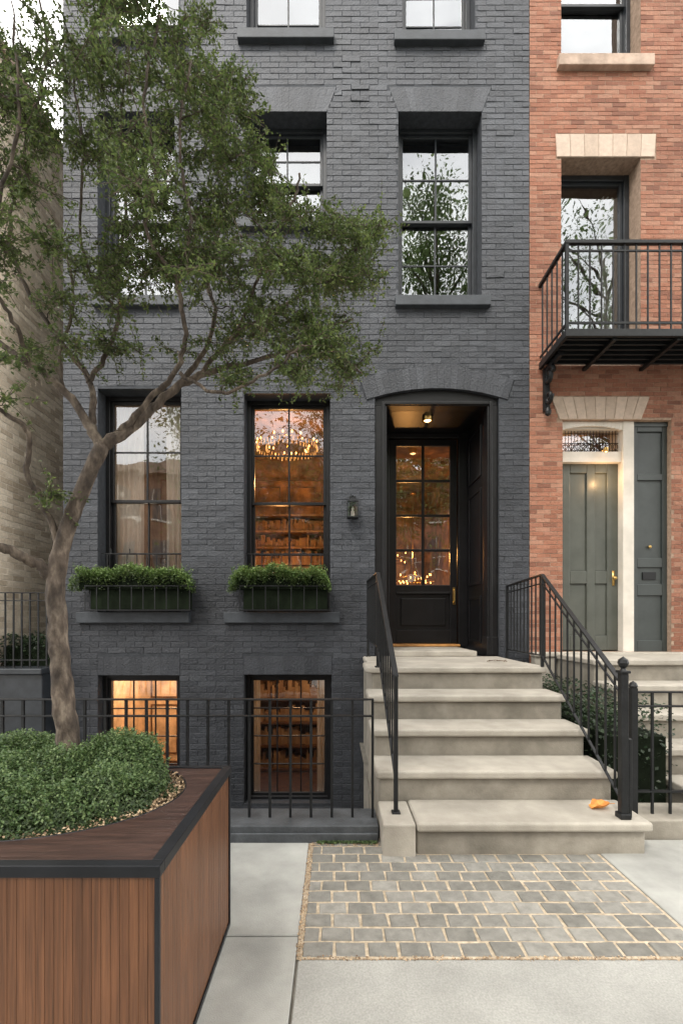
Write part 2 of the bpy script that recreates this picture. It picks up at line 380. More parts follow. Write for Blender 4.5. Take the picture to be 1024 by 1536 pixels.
for (za,zb) in ((1.02,1.55),(1.68,2.75),(2.88,3.45)):
    for (xa,xb) in ((1.608,1.62),(.55,.562)):
        ya,yb_=5.24,yd-.10
        mb.box(xa,xb,ya,ya+.03,za,zb);mb.box(xa,xb,yb_-.03,yb_,za,zb);mb.box(xa,xb,ya+.03,yb_-.03,za,za+.03);mb.box(xa,xb,ya+.03,yb_-.03,zb-.03,zb)
build(mb,"vestibule",[m_door],HB,bevel=.003)
mb=MB(); mb.box(.62,1.48,4.93,yd-.08,.9,.955); build(mb,"doorstep",[m_step],HB,bevel=.008)
mb=MB(); mb.box(.66,1.52,yd-.08,yd+.09,.957,.985); build(mb,"threshold",[m_oak],HB,bevel=.005)
mb=MB()
mb.box(.551,.665,yd-.05,yd+.08,.957,3.558); mb.box(1.505,1.619,yd-.05,yd+.08,.957,3.558); mb.box(.665,1.505,yd-.05,yd+.08,3.50,3.558)
D=build(mb,"door",[m_door],HB,bevel=.005)
mb=MB(); x0,x1=.67,1.50
mb.box(x0,x0+.085,yd,yd+.045,.99,3.495); mb.box(x1-.085,x1,yd,yd+.045,.99,3.495)
mb.box(x0+.085,x1-.085,yd,yd+.045,.99,1.16); mb.box(x0+.085,x1-.085,yd,yd+.045,1.60,1.71); mb.box(x0+.085,x1-.085,yd,yd+.045,3.42,3.495)
mb.box(x0+.085,x1-.085,yd+.02,yd+.04,1.16,1.60); mb.box(x0+.14,x1-.14,yd+.002,yd+.02,1.215,1.545)
mb.box(x0+.085,x1-.085,yd-.012,yd,1.60,1.625)
xm=(x0+x1)/2; mb.box(xm-.016,xm+.016,yd+.006,yd+.04,1.71,3.42)
for i in range(1,4):
    z=1.71+(3.42-1.71)*i/4; mb.box(x0+.085,x1-.085,yd+.009,yd+.037,z-.016,z+.016)
build(mb,"door_leaf",[m_door],D,bevel=.005)
mb=MB()
for i in range(4):
    za=1.71+(3.42-1.71)*i/4; zb=za+(3.42-1.71)/4
    for xa,xb in ((x0+.08,xm),(xm,x1-.08)):
        t=random.uniform(-.003,.003); mb.quad((xa,yd+.025+t,za),(xb,yd+.025-t,za),(xb,yd+.025,zb),(xa,yd+.025+t,zb))
build(mb,"glass",[g_door],D)
mb=MB(); mb.box(1.445,1.475,yd-.008,yd-.0005,1.47,1.68); mb.tube([(1.46,yd-.01,1.49),(1.46,yd-.045,1.51),(1.46,yd-.045,1.63),(1.46,yd-.01,1.65)],.008,8)
build(mb,"handle",[m_brass],D,smooth=False)
mb=MB(); mb.lathe((1.04,5.32,3.52),[(.06,.04),(.06,0),(.042,-.005),(.042,.02)],20,0); mb.lathe((1.04,5.32,3.525),[(.041,0),(.025,-.012),(.001,-.016)],20,1)
build(mb,"ceiling_light",[m_brass,m_bulb2],HB,smooth=True)
def light(x,y,z,e,col=(1,.55,.22),r=.06,spot=None):
    l=bpy.data.lights.new("warm_light",'SPOT' if spot else 'POINT'); l.energy=e; l.color=col; l.shadow_soft_size=r
    if spot: l.spot_size=math.radians(spot); l.spot_blend=.6
    o=bpy.data.objects.new("warm_light",l); COL.objects.link(o); o.location=(x,y,z)
light(1.04,5.32,3.49,7,(1,.5,.2),.03,spot=110)
light(-.66,6.3,3.10,48,(1,.50,.17)); light(-.8,7.0,2.1,30,(1,.45,.14)); light(-2.25,6.6,3.0,14,(1,.66,.38)); light(-2.3,5.75,2.6,5,(1,.85,.68),.15)  # last light has no fixture, added to brighten the pale curtain
light(1.15,7.6,2.3,52,(1,.48,.14))
light(-2.1,6.2,.75,50,(1,.66,.36)); light(-.5,6.3,.7,24,(1,.58,.28))
def chandelier(x,y,z,r,n,label,drop=.35,tiers=0):
    T=thing("chandelier",(x,y,z),label,"chandelier")
    mb=MB(); ring=[(x+r*math.cos(2*math.pi*i/24),y+r*math.sin(2*math.pi*i/24),z) for i in range(25)]
    mb.tube(ring,.007,6); mb.tube([(x,y,z-.02),(x,y,z+drop)],.007,6)
    for i in range(4):
        a=math.pi/2*i; mb.tube([(x+r*math.cos(a),y+r*math.sin(a),z),(x,y,z+.12)],.004,6)
    mb.lathe((x,y,z+drop),[(.05,.0),(.045,.02),(.01,.03)],12)
    build(mb,"chandelier_frame",[m_brass],T,smooth=True)
    for t in range(tiers):
        cb=MB(); rr=r*(1-.3*t); nn=int(44*rr/r)
        for i in range(nn):
            a=2*math.pi*i/nn; h=random.uniform(.04,.075); zz=z-.005
            cb.lathe((x+rr*math.cos(a),y+rr*math.sin(a),zz-h),[(.001,0),(.006,.015),(.004,h-.006),(.001,h)],5)
        build(cb,"crystal_fringe",[m_cryst],T,kind="stuff")
    first=None
    for i in range(n):
        a=2*math.pi*i/n+.1; rr=r*random.uniform(.6,1) if tiers==0 else r*random.choice((1,.72))
        px,py=x+rr*math.cos(a),y+rr*math.sin(a); dz=random.uniform(-.05,.12) if tiers==0 else random.uniform(-.02,.03)
        if first is None:
            b=MB(); b.lathe((px,py,z+.01+dz),[(.006,0),(.010,.010),(.009,.022),(.002,.034)],8); first=build(b,"bulb",[m_bulb],T,smooth=True); f0=(px,py,dz)
        else:
            q=first.copy(); q.parent=T; q.location=first.location+Vector((px-f0[0],py-f0[1],dz-f0[2])); COL.objects.link(q); WORLD[q.name]=WORLD[first.name]
chandelier(-.66,6.6,3.70,.42,22,"wide crystal chandelier glowing amber in the parlour",.26,tiers=2)
chandelier(1.25,7.6,1.90,.34,22,"brass candle chandelier glinting in the entrance hall",1.4)
chandelier(1.05,8.6,2.35,.26,10,"small hall chandelier with dim glinting bulbs",1.2)
chandelier(-2.0,6.1,2.02,.2,6,"low brass candelabra with lit candles in the curtained room",.3)
def bookcase(x0,x1,y,z0,z1,nsh,label,bm):
    T=thing("bookcase",((x0+x1)/2,y,z0),label,"bookcase")
    mb=MB(); mb.box(x0,x0+.03,y-.28,y,z0,z1); mb.box(x1-.03,x1,y-.28,y,z0,z1); mb.box(x0+.03,x1-.03,y-.02,y,z0,z1)
    for i in range(nsh+1):
        z=z0+(z1-z0-.03)*i/nsh; mb.box(x0+.03,x1-.03,y-.27,y-.02,z,z+.03)
    build(mb,"bookcase_frame",[m_wood],T)
    hs=(z1-z0)/nsh
    for i in range(nsh):
        b=MB(); z=z0+(z1-z0-.03)*i/nsh+.031; x=x0+.05
        while x<x1-.1:
            w=random.uniform(.02,.07); h=hs*random.uniform(.3,.8)
            b.box(x,x+w,y-.24+random.uniform(0,.08),y-.04,z,z+h); x+=w
        build(b,"row_of_books",[bm],T)
bookcase(-1.42,-.1,7.96,1.12,3.0,7,"walnut bookcase with dim amber books",m_book)
bookcase(-1.2,.1,7.35,-.98,.45,4,"basement shelves with pale books and boxes",m_tan)
def curtain(x0,x1,y,z0,z1,label,waves=7,amp=.03):
    mb=MB(); nx=waves*10; nz=10; V=[];F=[]
    for k in range(nz+1):
        t=k/nz; z=z0+(z1-z0)*t
        for i in range(nx+1):
            s=i/nx; x=x0+(x1-x0)*s*(1-.15*(1-t)*math.sin(s*3)); V.append((x,y+amp*math.sin(s*waves*2*math.pi+math.sin(t*3)*.6)+.01*math.sin(s*31+t*5),z))
    for k in range(nz):
        for i in range(nx):
            a=k*(nx+1)+i; F.append((a,a+1,a+nx+2,a+nx+1))
    mb.add(V,F); build(mb,"curtain",[m_cloth],None,smooth=True,label=label,category="curtain")
curtain(-2.52,-2.15,5.34,1.3,3.75,"pale linen curtain drawn beside the parlour window",6,.018)
curtain(-1.92,-1.60,5.40,1.3,3.75,"sheer linen curtain hanging in the parlour window",5,.02)
curtain(-1.0,-.84,5.36,-.95,.68,"pale linen curtain at the basement window edge",3,.015)
curtain(-.20,-.04,5.36,-.95,.68,"pale linen curtain at the basement window edge",3,.015)
mb=MB(); mb.box(-1.2,-.1,6.5,6.9,1.80,1.84)
for xx in (-1.17,-.15):
    for yy in (6.53,6.85): mb.box(xx,xx+.03,yy,yy+.03,1.12,1.80)
build(mb,"console_table",[m_wood],None,label="walnut console table in the lit parlour",category="table",bevel=.004)
mb=MB(); mb.lathe((-.8,6.7,1.842),[(.001,0),(.05,.0),(.09,.07),(.07,.16),(.03,.2),(.04,.23)],16); build(mb,"vase",[m_brass],None,smooth=True,label="brass vase standing on the console table",category="vase")
for o in (par1,par2):
    mb=MB(); xa,xb=o[0]+.01,o[1]-.01; za=fz(845);zb=fz(829)
    mb.box(xa,xb,5.05,5.062,zb-.008,zb); mb.box(xa,xb,5.05,5.062,za-.12,za-.112)
    x=xa+.06
    while x<xb-.02: mb.box(x,x+.008,5.052,5.06,za-.112,zb-.008); x+=.105
    for i in range(3): mb.box(xa+.2*i+.1,xa+.2*i+.108,5.052,5.06,zb,zb+.05)
    build(mb,"window_guard",[m_iron],HB)
T=thing("wall_lantern",(.18,4.9,2.34),"small black iron and glass wall lantern beside the front door","lantern")
mb=MB(); lx=.185; ly=4.90; lz=2.345; q=.053
mb.box(lx-.035,lx+.035,4.965,4.99,2.40,2.58); mb.tube([(lx,4.965,2.54),(lx,4.93,2.58),(lx,ly,2.565)],.006,8)
for sx in (-1,1):
    for sy in (-1,1): mb.box(lx+sx*q-.004,lx+sx*q+.004,ly+sy*q-.004,ly+sy*q+.004,lz,lz+.150)
mb.box(lx-q-.006,lx+q+.006,ly-q-.006,ly+q+.006,lz-.012,lz)
mb.box(lx-q-.006,lx+q+.006,ly-q-.006,ly+q+.006,lz+.150,lz+.158)
V=[]
for (r,z) in ((.054,.158),(.02,.190)): V+= [(lx-r,ly-r,lz+z),(lx+r,ly-r,lz+z),(lx+r,ly+r,lz+z),(lx-r,ly+r,lz+z)]
mb.add(V,[(0,1,5,4),(1,2,6,5),(2,3,7,6),(3,0,4,7),(4,5,6,7)])
mb.lathe((lx,ly,lz+.190),[(.010,0),(.010,.010),(.001,.015)],8); mb.lathe((lx,ly,lz-.03),[(.001,0),(.01,.008),(.014,.018)],8)
build(mb,"lantern_frame",[m_iron],T)
mb=MB(); mb.box(lx-q+.004,lx+q-.004,ly-q+.004,ly+q-.004,lz+.002,lz+.148); build(mb,"lantern_glass",[glassmat("lantern_glass",.10,(.97,.97,.97))],T)
mb=MB(); mb.lathe((lx,ly,lz+.001),[(.018,0),(.018,.06),(.008,.064),(.014,.085),(.001,.11)],10); build(mb,"candle",[m_white],T,smooth=True)
# ---------------------------------------------------------------- leaves
def leaves(mb,C,size,R,m=0,up=.5,asp=.5,droop=0.0,N=None):
    n=len(C)
    nrm=rng.normal(size=(n,3)); nrm/=np.linalg.norm(nrm,axis=1)[:,None]; nrm[:,2]=np.abs(nrm[:,2])+up
    if N is not None: nrm=nrm*.6+N
    nrm/=np.linalg.norm(nrm,axis=1)[:,None]
    d=rng.normal(size=(n,3)); d[:,2]-=droop; d-=nrm*(d*nrm).sum(1)[:,None]; d/=np.linalg.norm(d,axis=1)[:,None]
    s=np.cross(nrm,d); L=(size*rng.uniform(.6,1.25,n))[:,None]
    v0=C-d*L*.5; v2=C+d*L*.5; mid=C+nrm*L*.10
    v1=mid+s*L*asp*.5; v3=mid-s*L*asp*.5
    V=np.stack([v0,v1,v2,v3],1).reshape(-1,3); F=np.arange(4*n).reshape(n,4)
    mb.addnp(V,F,m,R)
def lump(x,y,s=1.0):
    return (np.sin(x*9.1*s+1.3*np.sin(y*7*s))+np.sin(y*11.3*s+2+np.cos(x*6*s))+.6*np.sin(x*23*s+y*17*s)+.6*np.sin(x*19*s-y*27*s+1))/3.2
for (xa,xb,lab) in ((fx(127,4.75),fx(285,4.75),"black iron window box on the sill below the curtained window"),(fx(359,4.75),fx(495,4.75),"black iron window box on the sill below the lit window")):
    z0=fz(916,4.75); z1=fz(878,4.75); ya,yb=4.75,4.93
    mb=MB(); mb.box(xa+.03,xb-.03,ya+.06,yb-.01,z0+.016,z1-.03,1)
    mb.box(xa,xb,ya-.004,ya+.008,z1-.011,z1); mb.box(xa,xb,ya-.004,ya+.008,z0,z0+.010); mb.box(xa,xa+.010,ya+.008,yb,z1-.011,z1); mb.box(xb-.010,xb,ya+.008,yb,z1-.011,z1); mb.box(xa,xa+.010,ya+.008,yb,z0,z0+.010); mb.box(xb-.010,xb,ya+.008,yb,z0,z0+.010)
    nn=int((xb-xa)/.115)
    for i in range(nn+1):
        x=xa+(xb-xa-.008)*i/nn; mb.box(x,x+.008,ya-.002,ya+.006,z0+.010,z1-.011)
    build(mb,"window_box",[m_iron,m_core],None,label=lab,category="window box",group="window boxes under the parlour windows",bevel=.0015,segs=1)
    mb=MB(); n=12500
    if xa>-1.5: xa-=.11
    else: xa-=.15
    X=rng.uniform(xa,xb,n); Yy=rng.uniform(ya-.05,yb+.03,n)
    prof=np.clip(np.minimum((X-xa),(xb-X))/.10,0,1)**.5
    top=z1-.01+prof*(.19+.04*lump(X*1.9+z0,Yy*2)+.02*np.sin(X*9+1)+.035*lump(X*5,Yy*3))
    Z=top-np.abs(rng.normal(0,.035,n))-rng.random(n)**2*.12
    Z=np.maximum(Z,z1-.03-.04*rng.random(n)**3)
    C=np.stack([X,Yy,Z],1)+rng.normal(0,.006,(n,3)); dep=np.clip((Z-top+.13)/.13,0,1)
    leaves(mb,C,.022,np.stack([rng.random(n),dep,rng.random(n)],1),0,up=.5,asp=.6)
    ns=90; X=rng.uniform(xa+.03,xb-.02,ns); Y=rng.uniform(ya-.06,yb,ns); lx_=rng.normal(0,.5,ns); ly_=rng.normal(-.2,.4,ns)
    T0=z1-.01+.15+.045*lump(X*1.9+z0,Y*2)+.02*np.sin(X*9+1)
    for k in range(7):
        C=np.stack([X+lx_*k*.010+rng.normal(0,.008,ns),Y+ly_*k*.008,T0+k*.010],1); leaves(mb,C,.021,np.stack([rng.random(ns),np.full(ns,.95),rng.random(ns)],1),0,up=.7,asp=.6)
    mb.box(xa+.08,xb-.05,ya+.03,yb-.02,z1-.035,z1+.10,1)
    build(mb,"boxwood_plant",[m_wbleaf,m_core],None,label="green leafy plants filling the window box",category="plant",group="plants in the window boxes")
# ---------------------------------------------------------------- red house
HR=thing("brick_townhouse",(3.6,5,0),"red brick townhouse with stone lintels, iron balcony and grey-green door","house")
RX0,RX1=BX1+.004,4.9
rw1=(fx(841),fx(960),fz(90),fz(-150)); rw2=(fx(841),fx(960),fz(545),fz(237)); rd=(fx(843),fx(1006),fz(978),fz(630))
rops=[rw1,rw2,rd]
ex=(fx(838),fx(960),fz(630),fz(596))
def blockedR(za,zb):
    bl=[(o[0],o[1]) for o in rops if zb>o[2] and za<o[3]]
    for o in (rw1,rw2):
        if zb>o[3] and za<o[3]+.245: bl.append((o[0]-.055,o[1]+.165))
    if zb>ex[2] and za<ex[3]:
        sp=.09*((za+zb)/2-ex[2])/.24; bl.append((ex[0]-sp,ex[1]+sp))
    return bl
mb=MB(); backing(mb,RX0,RX1,-.05,TOP+.1,rops,mpF,1,.36)
brickwall(mb,RX0,RX1,-.05,TOP+.1,.145,.0462,.005,blockedR,mpF,0,proud=.003,bev=.0013,jit=.0013)
for o in (rw1,rw2):
    splayed(mb,o[0]-.05,o[1]+.14,o[3]+.003,o[3]+.243,.015,7,mpF,2,.014,.003)
splayed(mb,ex[0],ex[1],ex[2]+.003,ex[3],.09,9,mpF,2,.014,.003)
mb.quad((RX1,5,-.05),(RX1,12,-.05),(RX1,12,TOP+.1),(RX1,5,TOP+.1),1); mb.quad((RX0,5,TOP+.1),(RX1,5,TOP+.1),(RX1,12,TOP+.1),(RX0,12,TOP+.1),1)
mb.quad((RX0,12,-.05),(RX0,12,TOP+.1),(RX1,12,TOP+.1),(RX1,12,-.05),1); mb.quad((RX0,12,TOP),(RX0,5,TOP),(RX0,5,TOP+.1),(RX0,12,TOP+.1),1)
build(mb,"wall",[m_rb,m_rm,m_pink],HR)
mb=MB(); mb.box(RX0,RX1,4.7,5.1,TOP+.12,TOP+.42); build(mb,"cornice",[m_brown],HR,bevel=.02)
window(HR,*rw1,cols=1,rows=1,sillm=m_brown,silln=(.05,.11),sillh=.12)
window(HR,*rw2,cols=1,rows=1,double=False,sill=False,fw=.06,rec=.22)
def opn(x0,x1,z0,z1,y0,y1,m):
    mb=MB()
    mb.quad((x0,y1,z0),(x1,y1,z0),(x1,y1,z1),(x0,y1,z1)); mb.quad((x0,y0,z0),(x0,y1,z0),(x0,y1,z1),(x0,y0,z1)); mb.quad((x1,y0,z0),(x1,y0,z1),(x1,y1,z1),(x1,y1,z0))
    mb.quad((x0,y0,z0),(x1,y0,z0),(x1,y1,z0),(x0,y1,z0)); mb.quad((x0,y0,z1),(x0,y1,z1),(x1,y1,z1),(x1,y0,z1)); build(mb,"interior",[m],HR)
opn(2.1,4.8,3.9,6.6,5.37,8,m_roomd); opn(2.1,4.8,6.8,9.6,5.37,8,m_roomd); opn(2.1,4.8,2.4,3.5,5.37,7.5,m_hall)
curtain(2.95,3.17,5.30,4.05,6.0,"pale curtain drawn behind the balcony door",4,.02)
xs=fx(953); WP=3.06
mb=MB(); yb=5.12
mb.box(rd[0]+.001,rd[0]+.03,yb-.06,yb+.08,rd[2],rd[3]-.001)
mb.box(WP,xs-.0,5.03,5.30,rd[2],rd[3]-.0015)
za=fz(693,yb);zt=fz(683,yb)
mb.box(rd[0]+.03,WP,yb-.06,yb+.06,za-.02,zt+.02); mb.box(rd[0]+.03,WP,yb-.05,yb+.06,rd[3]-.07,rd[3]-.001)
nn=16; xa_=rd[0]+.002
for i in range(nn):
    u0=i/nn;u1=(i+1)/nn; w0=xa_+u0*(WP-xa_); w1=xa_+u1*(WP-xa_)
    h=.045*(abs((u0+u1)/2-.5)*2)**2+.05
    mb.box(w0,w1,5.035,5.058,rd[3]-h,rd[3]-.002)
build(mb,"door_surround",[m_white],HR,bevel=.003)
gd=MB(); gx0,gx1=rd[0]+.03,WP; gz0,gz1=rd[2]+.01,za-.02
gd.box(gx0,gx0+.11,yb,yb+.04,gz0,gz1); gd.box(gx1-.12,gx1,yb,yb+.04,gz0,gz1); gm=(gx0+gx1)/2+.02
gd.box(gm-.045,gm+.045,yb,yb+.04,gz0,gz1)
for (p,q) in ((gx0+.11,gm-.045),(gm+.045,gx1-.12)):
    gd.box(p,q,yb,yb+.04,gz0,gz0+.16); gd.box(p,q,yb,yb+.04,gz0+.72,gz0+.86); gd.box(p,q,yb,yb+.04,gz1-.10,gz1)
    gd.box(p,q,yb+.018,yb+.035,gz0+.16,gz0+.72); gd.box(p,q,yb+.018,yb+.035,gz0+.86,gz1-.10)
D2=build(gd,"door",[m_gdoor],HR,bevel=.006)
mb=MB(); mb.box(gx1-.065,gx1-.04,yb-.006,yb-.0005,gz0+.70,gz0+.86); mb.lathe((gx1-.052,yb-.03,gz0+.76),[(.001,0),(.02,.008),(.024,.02),(.02,.032),(.001,.04)],12)
build(mb,"door_knob",[m_brass],D2,smooth=True)
mb=MB(); tz0,tz1=zt+.02,rd[3]-.07
x=gx0+.02
for zz_ in (tz0+.03,tz0+.11,tz1-.03): mb.box(gx0,gx1,yb+.0,yb+.010,zz_-.003,zz_+.003)
k_=0
while x<gx1-.01:
    mb.tube([(x,yb-.004,tz0),(x,yb-.004,tz1)],.0032,6)
    if k_%2==0:
        cxx_=x+.034; mb.tube([(cxx_+.024*math.cos(t_*.5236),yb-.004,tz0+.07+.03*math.sin(t_*.5236)) for t_ in range(13)],.0028,5,cap=False)
    x+=.034; k_+=1
build(mb,"transom_grille",[m_iron],HR,smooth=True)
mb=MB(); mb.quad((gx0,yb+.03,tz0),(gx1,yb+.03,tz0),(gx1,yb+.03,tz1),(gx0,yb+.03,tz1)); build(mb,"transom_glass",[g_door],HR)
light(2.8,6.0,3.2,9)
mb=MB(); mb.lathe((2.86,5.00,za+.07),[(.022,.04),(.022,0),(.015,-.004)],14,0); mb.lathe((2.86,5.00,za+.071),[(.015,0),(.001,-.006)],14,1); mb.tube([(2.86,5.0,za+.10),(2.86,yb-.05,za+.10)],.006,8,0)
build(mb,"added_glow_lamp",[m_brass,m_bulb2],HR,smooth=True)  # invented fixture, added for the warm glow on the grey-green door
light(2.86,5.00,2.78,3.2,(1,.6,.28),.03)  # light of the invented fixture, added to warm the door
mb=MB(); px0,px1=xs+.003,rd[1]-.002; py=5.06
mb.box(px0,px0+.05,py,py+.04,rd[2],rd[3]-.001); mb.box(px1-.05,px1,py,py+.04,rd[2],rd[3]-.001)
zz=[rd[2],rd[2]+.12,rd[2]+.60,rd[2]+.72,rd[2]+.90,rd[2]+1.0,rd[3]-.62,rd[3]-.55,rd[3]-.1,rd[3]-.001]
for i in (0,2,4,6,8): mb.box(px0+.05,px1-.05,py,py+.04,zz[i],zz[min(i+1,9)])
mb.box(px0+.05,px1-.05,py+.02,py+.035,rd[2]+.1,rd[3]-.1)
mb.box(px0-.002,px1+.0,py-.012,py-.0,rd[3]-.05,rd[3]-.002)
SP=build(mb,"side_panel",[m_gdoor2],HR,bevel=.005)
mb=MB(); xc=(px0+px1)/2; mb.box(xc-.07,xc+.07,py+.006,py+.02,rd[2]+.77,rd[2]+.85); build(mb,"mail_slot",[m_iron],SP)
mb=MB(); mb.lathe((xc,py-.0,rd[2]+1.12),[(.001,-.018),(.014,-.012),(.018,0),(.014,.012),(.001,.018)],12); build(mb,"bell_knob",[m_brass],SP,smooth=True)
# balcony
BA=thing("balcony",(3.3,4.7,3.95),"black iron balcony with straight bars on a scrolled bracket","balcony")
bx0,bx1=fx(807),4.75; by0=4.40; bz=fz(548)
mb=MB(); mb.box(bx0,bx1,by0,by0+.03,bz-.05,bz+.02); mb.box(bx0,bx0+.03,by0+.03,4.992,bz-.05,bz+.02); mb.box(bx1-.03,bx1,by0+.03,4.992,bz-.05,bz+.02)
mb.box(bx0+.03,bx1-.03,by0+.03,4.992,bz+.0,bz+.012)
y=by0+.08
while y<4.95: mb.box(bx0+.03,bx1-.03,y,y+.02,bz-.035,bz-.001); y+=.085
for x in (2.6,3.2,3.8): mb.box(x,x+.04,by0+.03,4.99,bz-.07,bz-.036)
build(mb,"platform",[m_iron],BA,bevel=.003,segs=1)
mb=MB(); rt=fz(428)
mb.box(bx0-.005,bx1+.005,by0-.005,by0+.035,rt-.03,rt); mb.box(bx0-.005,bx0+.03,by0+.035,4.992,rt-.03,rt); mb.box(bx1-.03,bx1+.005,by0+.035,4.992,rt-.03,rt)
mb.box(bx0+.02,bx1-.02,by0+.008,by0+.022,bz+.07,bz+.09); mb.box(bx0+.008,bx0+.022,by0+.022,4.992,bz+.07,bz+.09)
mb.box(bx0+.02,bx1-.02,by0+.008,by0+.022,rt-.10,rt-.085)
x=bx0
while x<bx1: mb.box(x+.006,x+.018,by0+.009,by0+.021,bz+.02,rt-.03); x+=.108
y=by0+.10
while y<4.95: mb.box(bx0+.009,bx0+.021,y,y+.012,bz+.02,rt-.03); y+=.108
mb.box(bx0-.002,bx0+.026,by0,by0+.028,bz+.02,rt-.03)
build(mb,"railing",[m_iron],BA)
def scroll(cx,cz,r,turn,n=26,y=4.9,s=1):
    pts=[]
    for i in range(n):
        t=i/(n-1); a=t*turn; rr=r*(1-.8*t); pts.append((cx,y-rr*math.cos(a)*s,cz+rr*math.sin(a)))
    return pts
for xx in (bx0+.07,4.2):
    mb=MB()
    mb.box(xx-.03,xx+.03,4.955,4.992,bz-.50,bz-.055)
    mb.tube(scroll(xx,bz-.16,.10,8.5),[.022]*26,8); mb.tube(scroll(xx,bz-.38,.07,-8.5,y=4.90),[.019]*26,8)
    mb.lathe((xx,4.93,bz-.57),[(.001,0),(.028,.02),(.034,.05),(.018,.09)],10)
    mb.box(xx-.02,xx+.02,4.65,4.955,bz-.09,bz-.052)
    build(mb,"bracket",[m_iron],BA,smooth=False)
# ---------------------------------------------------------------- tan building
HT=thing("tan_brick_building",(-6,8,0),"tan brick building side wall facing the alley","building")
mpS=lambda u,v,w:(-3.6+w,u,v)
mb=MB(); brickwall(mb,4.5,10,0,7.4,.20,.066,.010,lambda a,b:[],mpS,0,proud=.004,bev=.002)
mb.box(-9,-3.6,4.5,12,-.1,7.4,1); build(mb,"wall",[m_tb,m_tm],HT)
mb=MB(); mb.box(-9,-3.55,4.45,12,7.405,7.5); build(mb,"coping",[m_brown],HT)
mb=MB(); mb.box(-3.59,-2.90,4.70,7.5,-.95,.74); mb.box(-3.6+.005,-2.885,4.66,4.95,.742,.80)
build(mb,"terrace_wall",[m_frame],None,label="dark stone terrace wall between the buildings",category="wall",bevel=.008)
def straight_fence(name,x0,x1,y,z0,zr,label,pitch,cat="fence",bar=.013,bot=None,posts=()):
    T=thing(name,((x0+x1)/2,y,z0),label,cat)
    for z in zr:
        mb=MB(); mb.box(x0,x1,y-.013,y+.013,z-.010,z); build(mb,"rail",[m_iron],T,bevel=.002,segs=1)
    if bot is not None:
        mb=MB(); mb.box(x0,x1,y-.010,y+.010,bot,bot+.012); build(mb,"rail",[m_iron],T)
    mb=MB(); n=int(round((x1-x0)/pitch))
    for i in range(n+1):
        x=x0+.006+(x1-x0-.012)*i/n+random.uniform(-.0015,.0015); mb.box(x-bar/2,x+bar/2,y-bar/2,y+bar/2,z0,zr[0]-.0105)
    build(mb,"bars",[m_iron],T)
    for p in posts:
        q=MB(); q.box(p-.018,p+.018,y-.018,y+.018,z0,zr[0]+.02); q.lathe((p,y,zr[0]+.02),[(.02,0),(.026,.012),(.018,.03),(.001,.042)],10); build(q,"post",[m_iron],T)
    return T
straight_fence("terrace_railing",-3.58,-2.90,4.78,.80,(1.56,1.48),"black iron railing on the dark terrace wall",.085,"railing",bot=.87)
straight_fence("iron_fence",-3.5,.235,2.86,.09,(.805,.705),"black iron area fence standing on the dark stone kerb",.1255,bar=.015)
straight_fence("iron_gate",1.80,2.9,2.86,.11,(.85,.765),"black iron gate before the neighbouring steps",.112,"gate",bot=.24,posts=(1.80,))
def ivy(x0,x1,y0,y1,z0,z1,n,label,size=.035):
    mb=MB(); C=np.stack([rng.uniform(x0,x1,n),rng.uniform(y0,y1,n),z0+(z1-z0)*rng.random(n)**.6],1)
    C[:,2]+=.08*lump(C[:,0]*2,C[:,1]*2)
    leaves(mb,C,size,np.stack([rng.random(n),(C[:,2]-z0)/(z1-z0)*.8,rng.random(n)],1),0,up=.5,asp=.7)
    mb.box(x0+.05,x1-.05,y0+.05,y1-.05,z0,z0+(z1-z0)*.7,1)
    build(mb,"ivy_plant",[m_ivy,m_core],None,label=label,category="plant")
ivy(-3.58,-2.92,5.0,5.6,.75,1.1,2500,"dark ivy behind the terrace railing")
ivy(1.78,2.25,3.1,4.9,0,.72,6000,"dark ivy growing between the two stoops",.03)
# ---------------------------------------------------------------- stoop
ST=thing("front_stoop",(1.0,3.8,0),"pale limestone stoop of five steps leading to the black door","stairs")
SX0,SX1=.25,1.725
for k in range(1,6):
    nose=2.56+.32*(k-1); top=.18*k; end=nose+.35 if k<5 else 4.985
    x0=SX0 if k>1 else .445
    mb=MB()
    if k<5: mb.box(x0,SX1,nose,end,top-.052,top,0)
    else:
        mb.box(x0,SX1,nose,nose+.42,top-.052,top,0); mb.box(x0+.045,SX1-.01,nose+.424,end,top-.052,top-.001,0)
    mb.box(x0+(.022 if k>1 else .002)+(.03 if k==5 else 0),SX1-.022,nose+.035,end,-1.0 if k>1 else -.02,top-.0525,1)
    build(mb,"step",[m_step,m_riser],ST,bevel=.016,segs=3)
mb=MB(); mb.box(.262,.44,2.565,2.905,-.02,.172); build(mb,"corner_block",[m_step],ST,bevel=.012,segs=3)
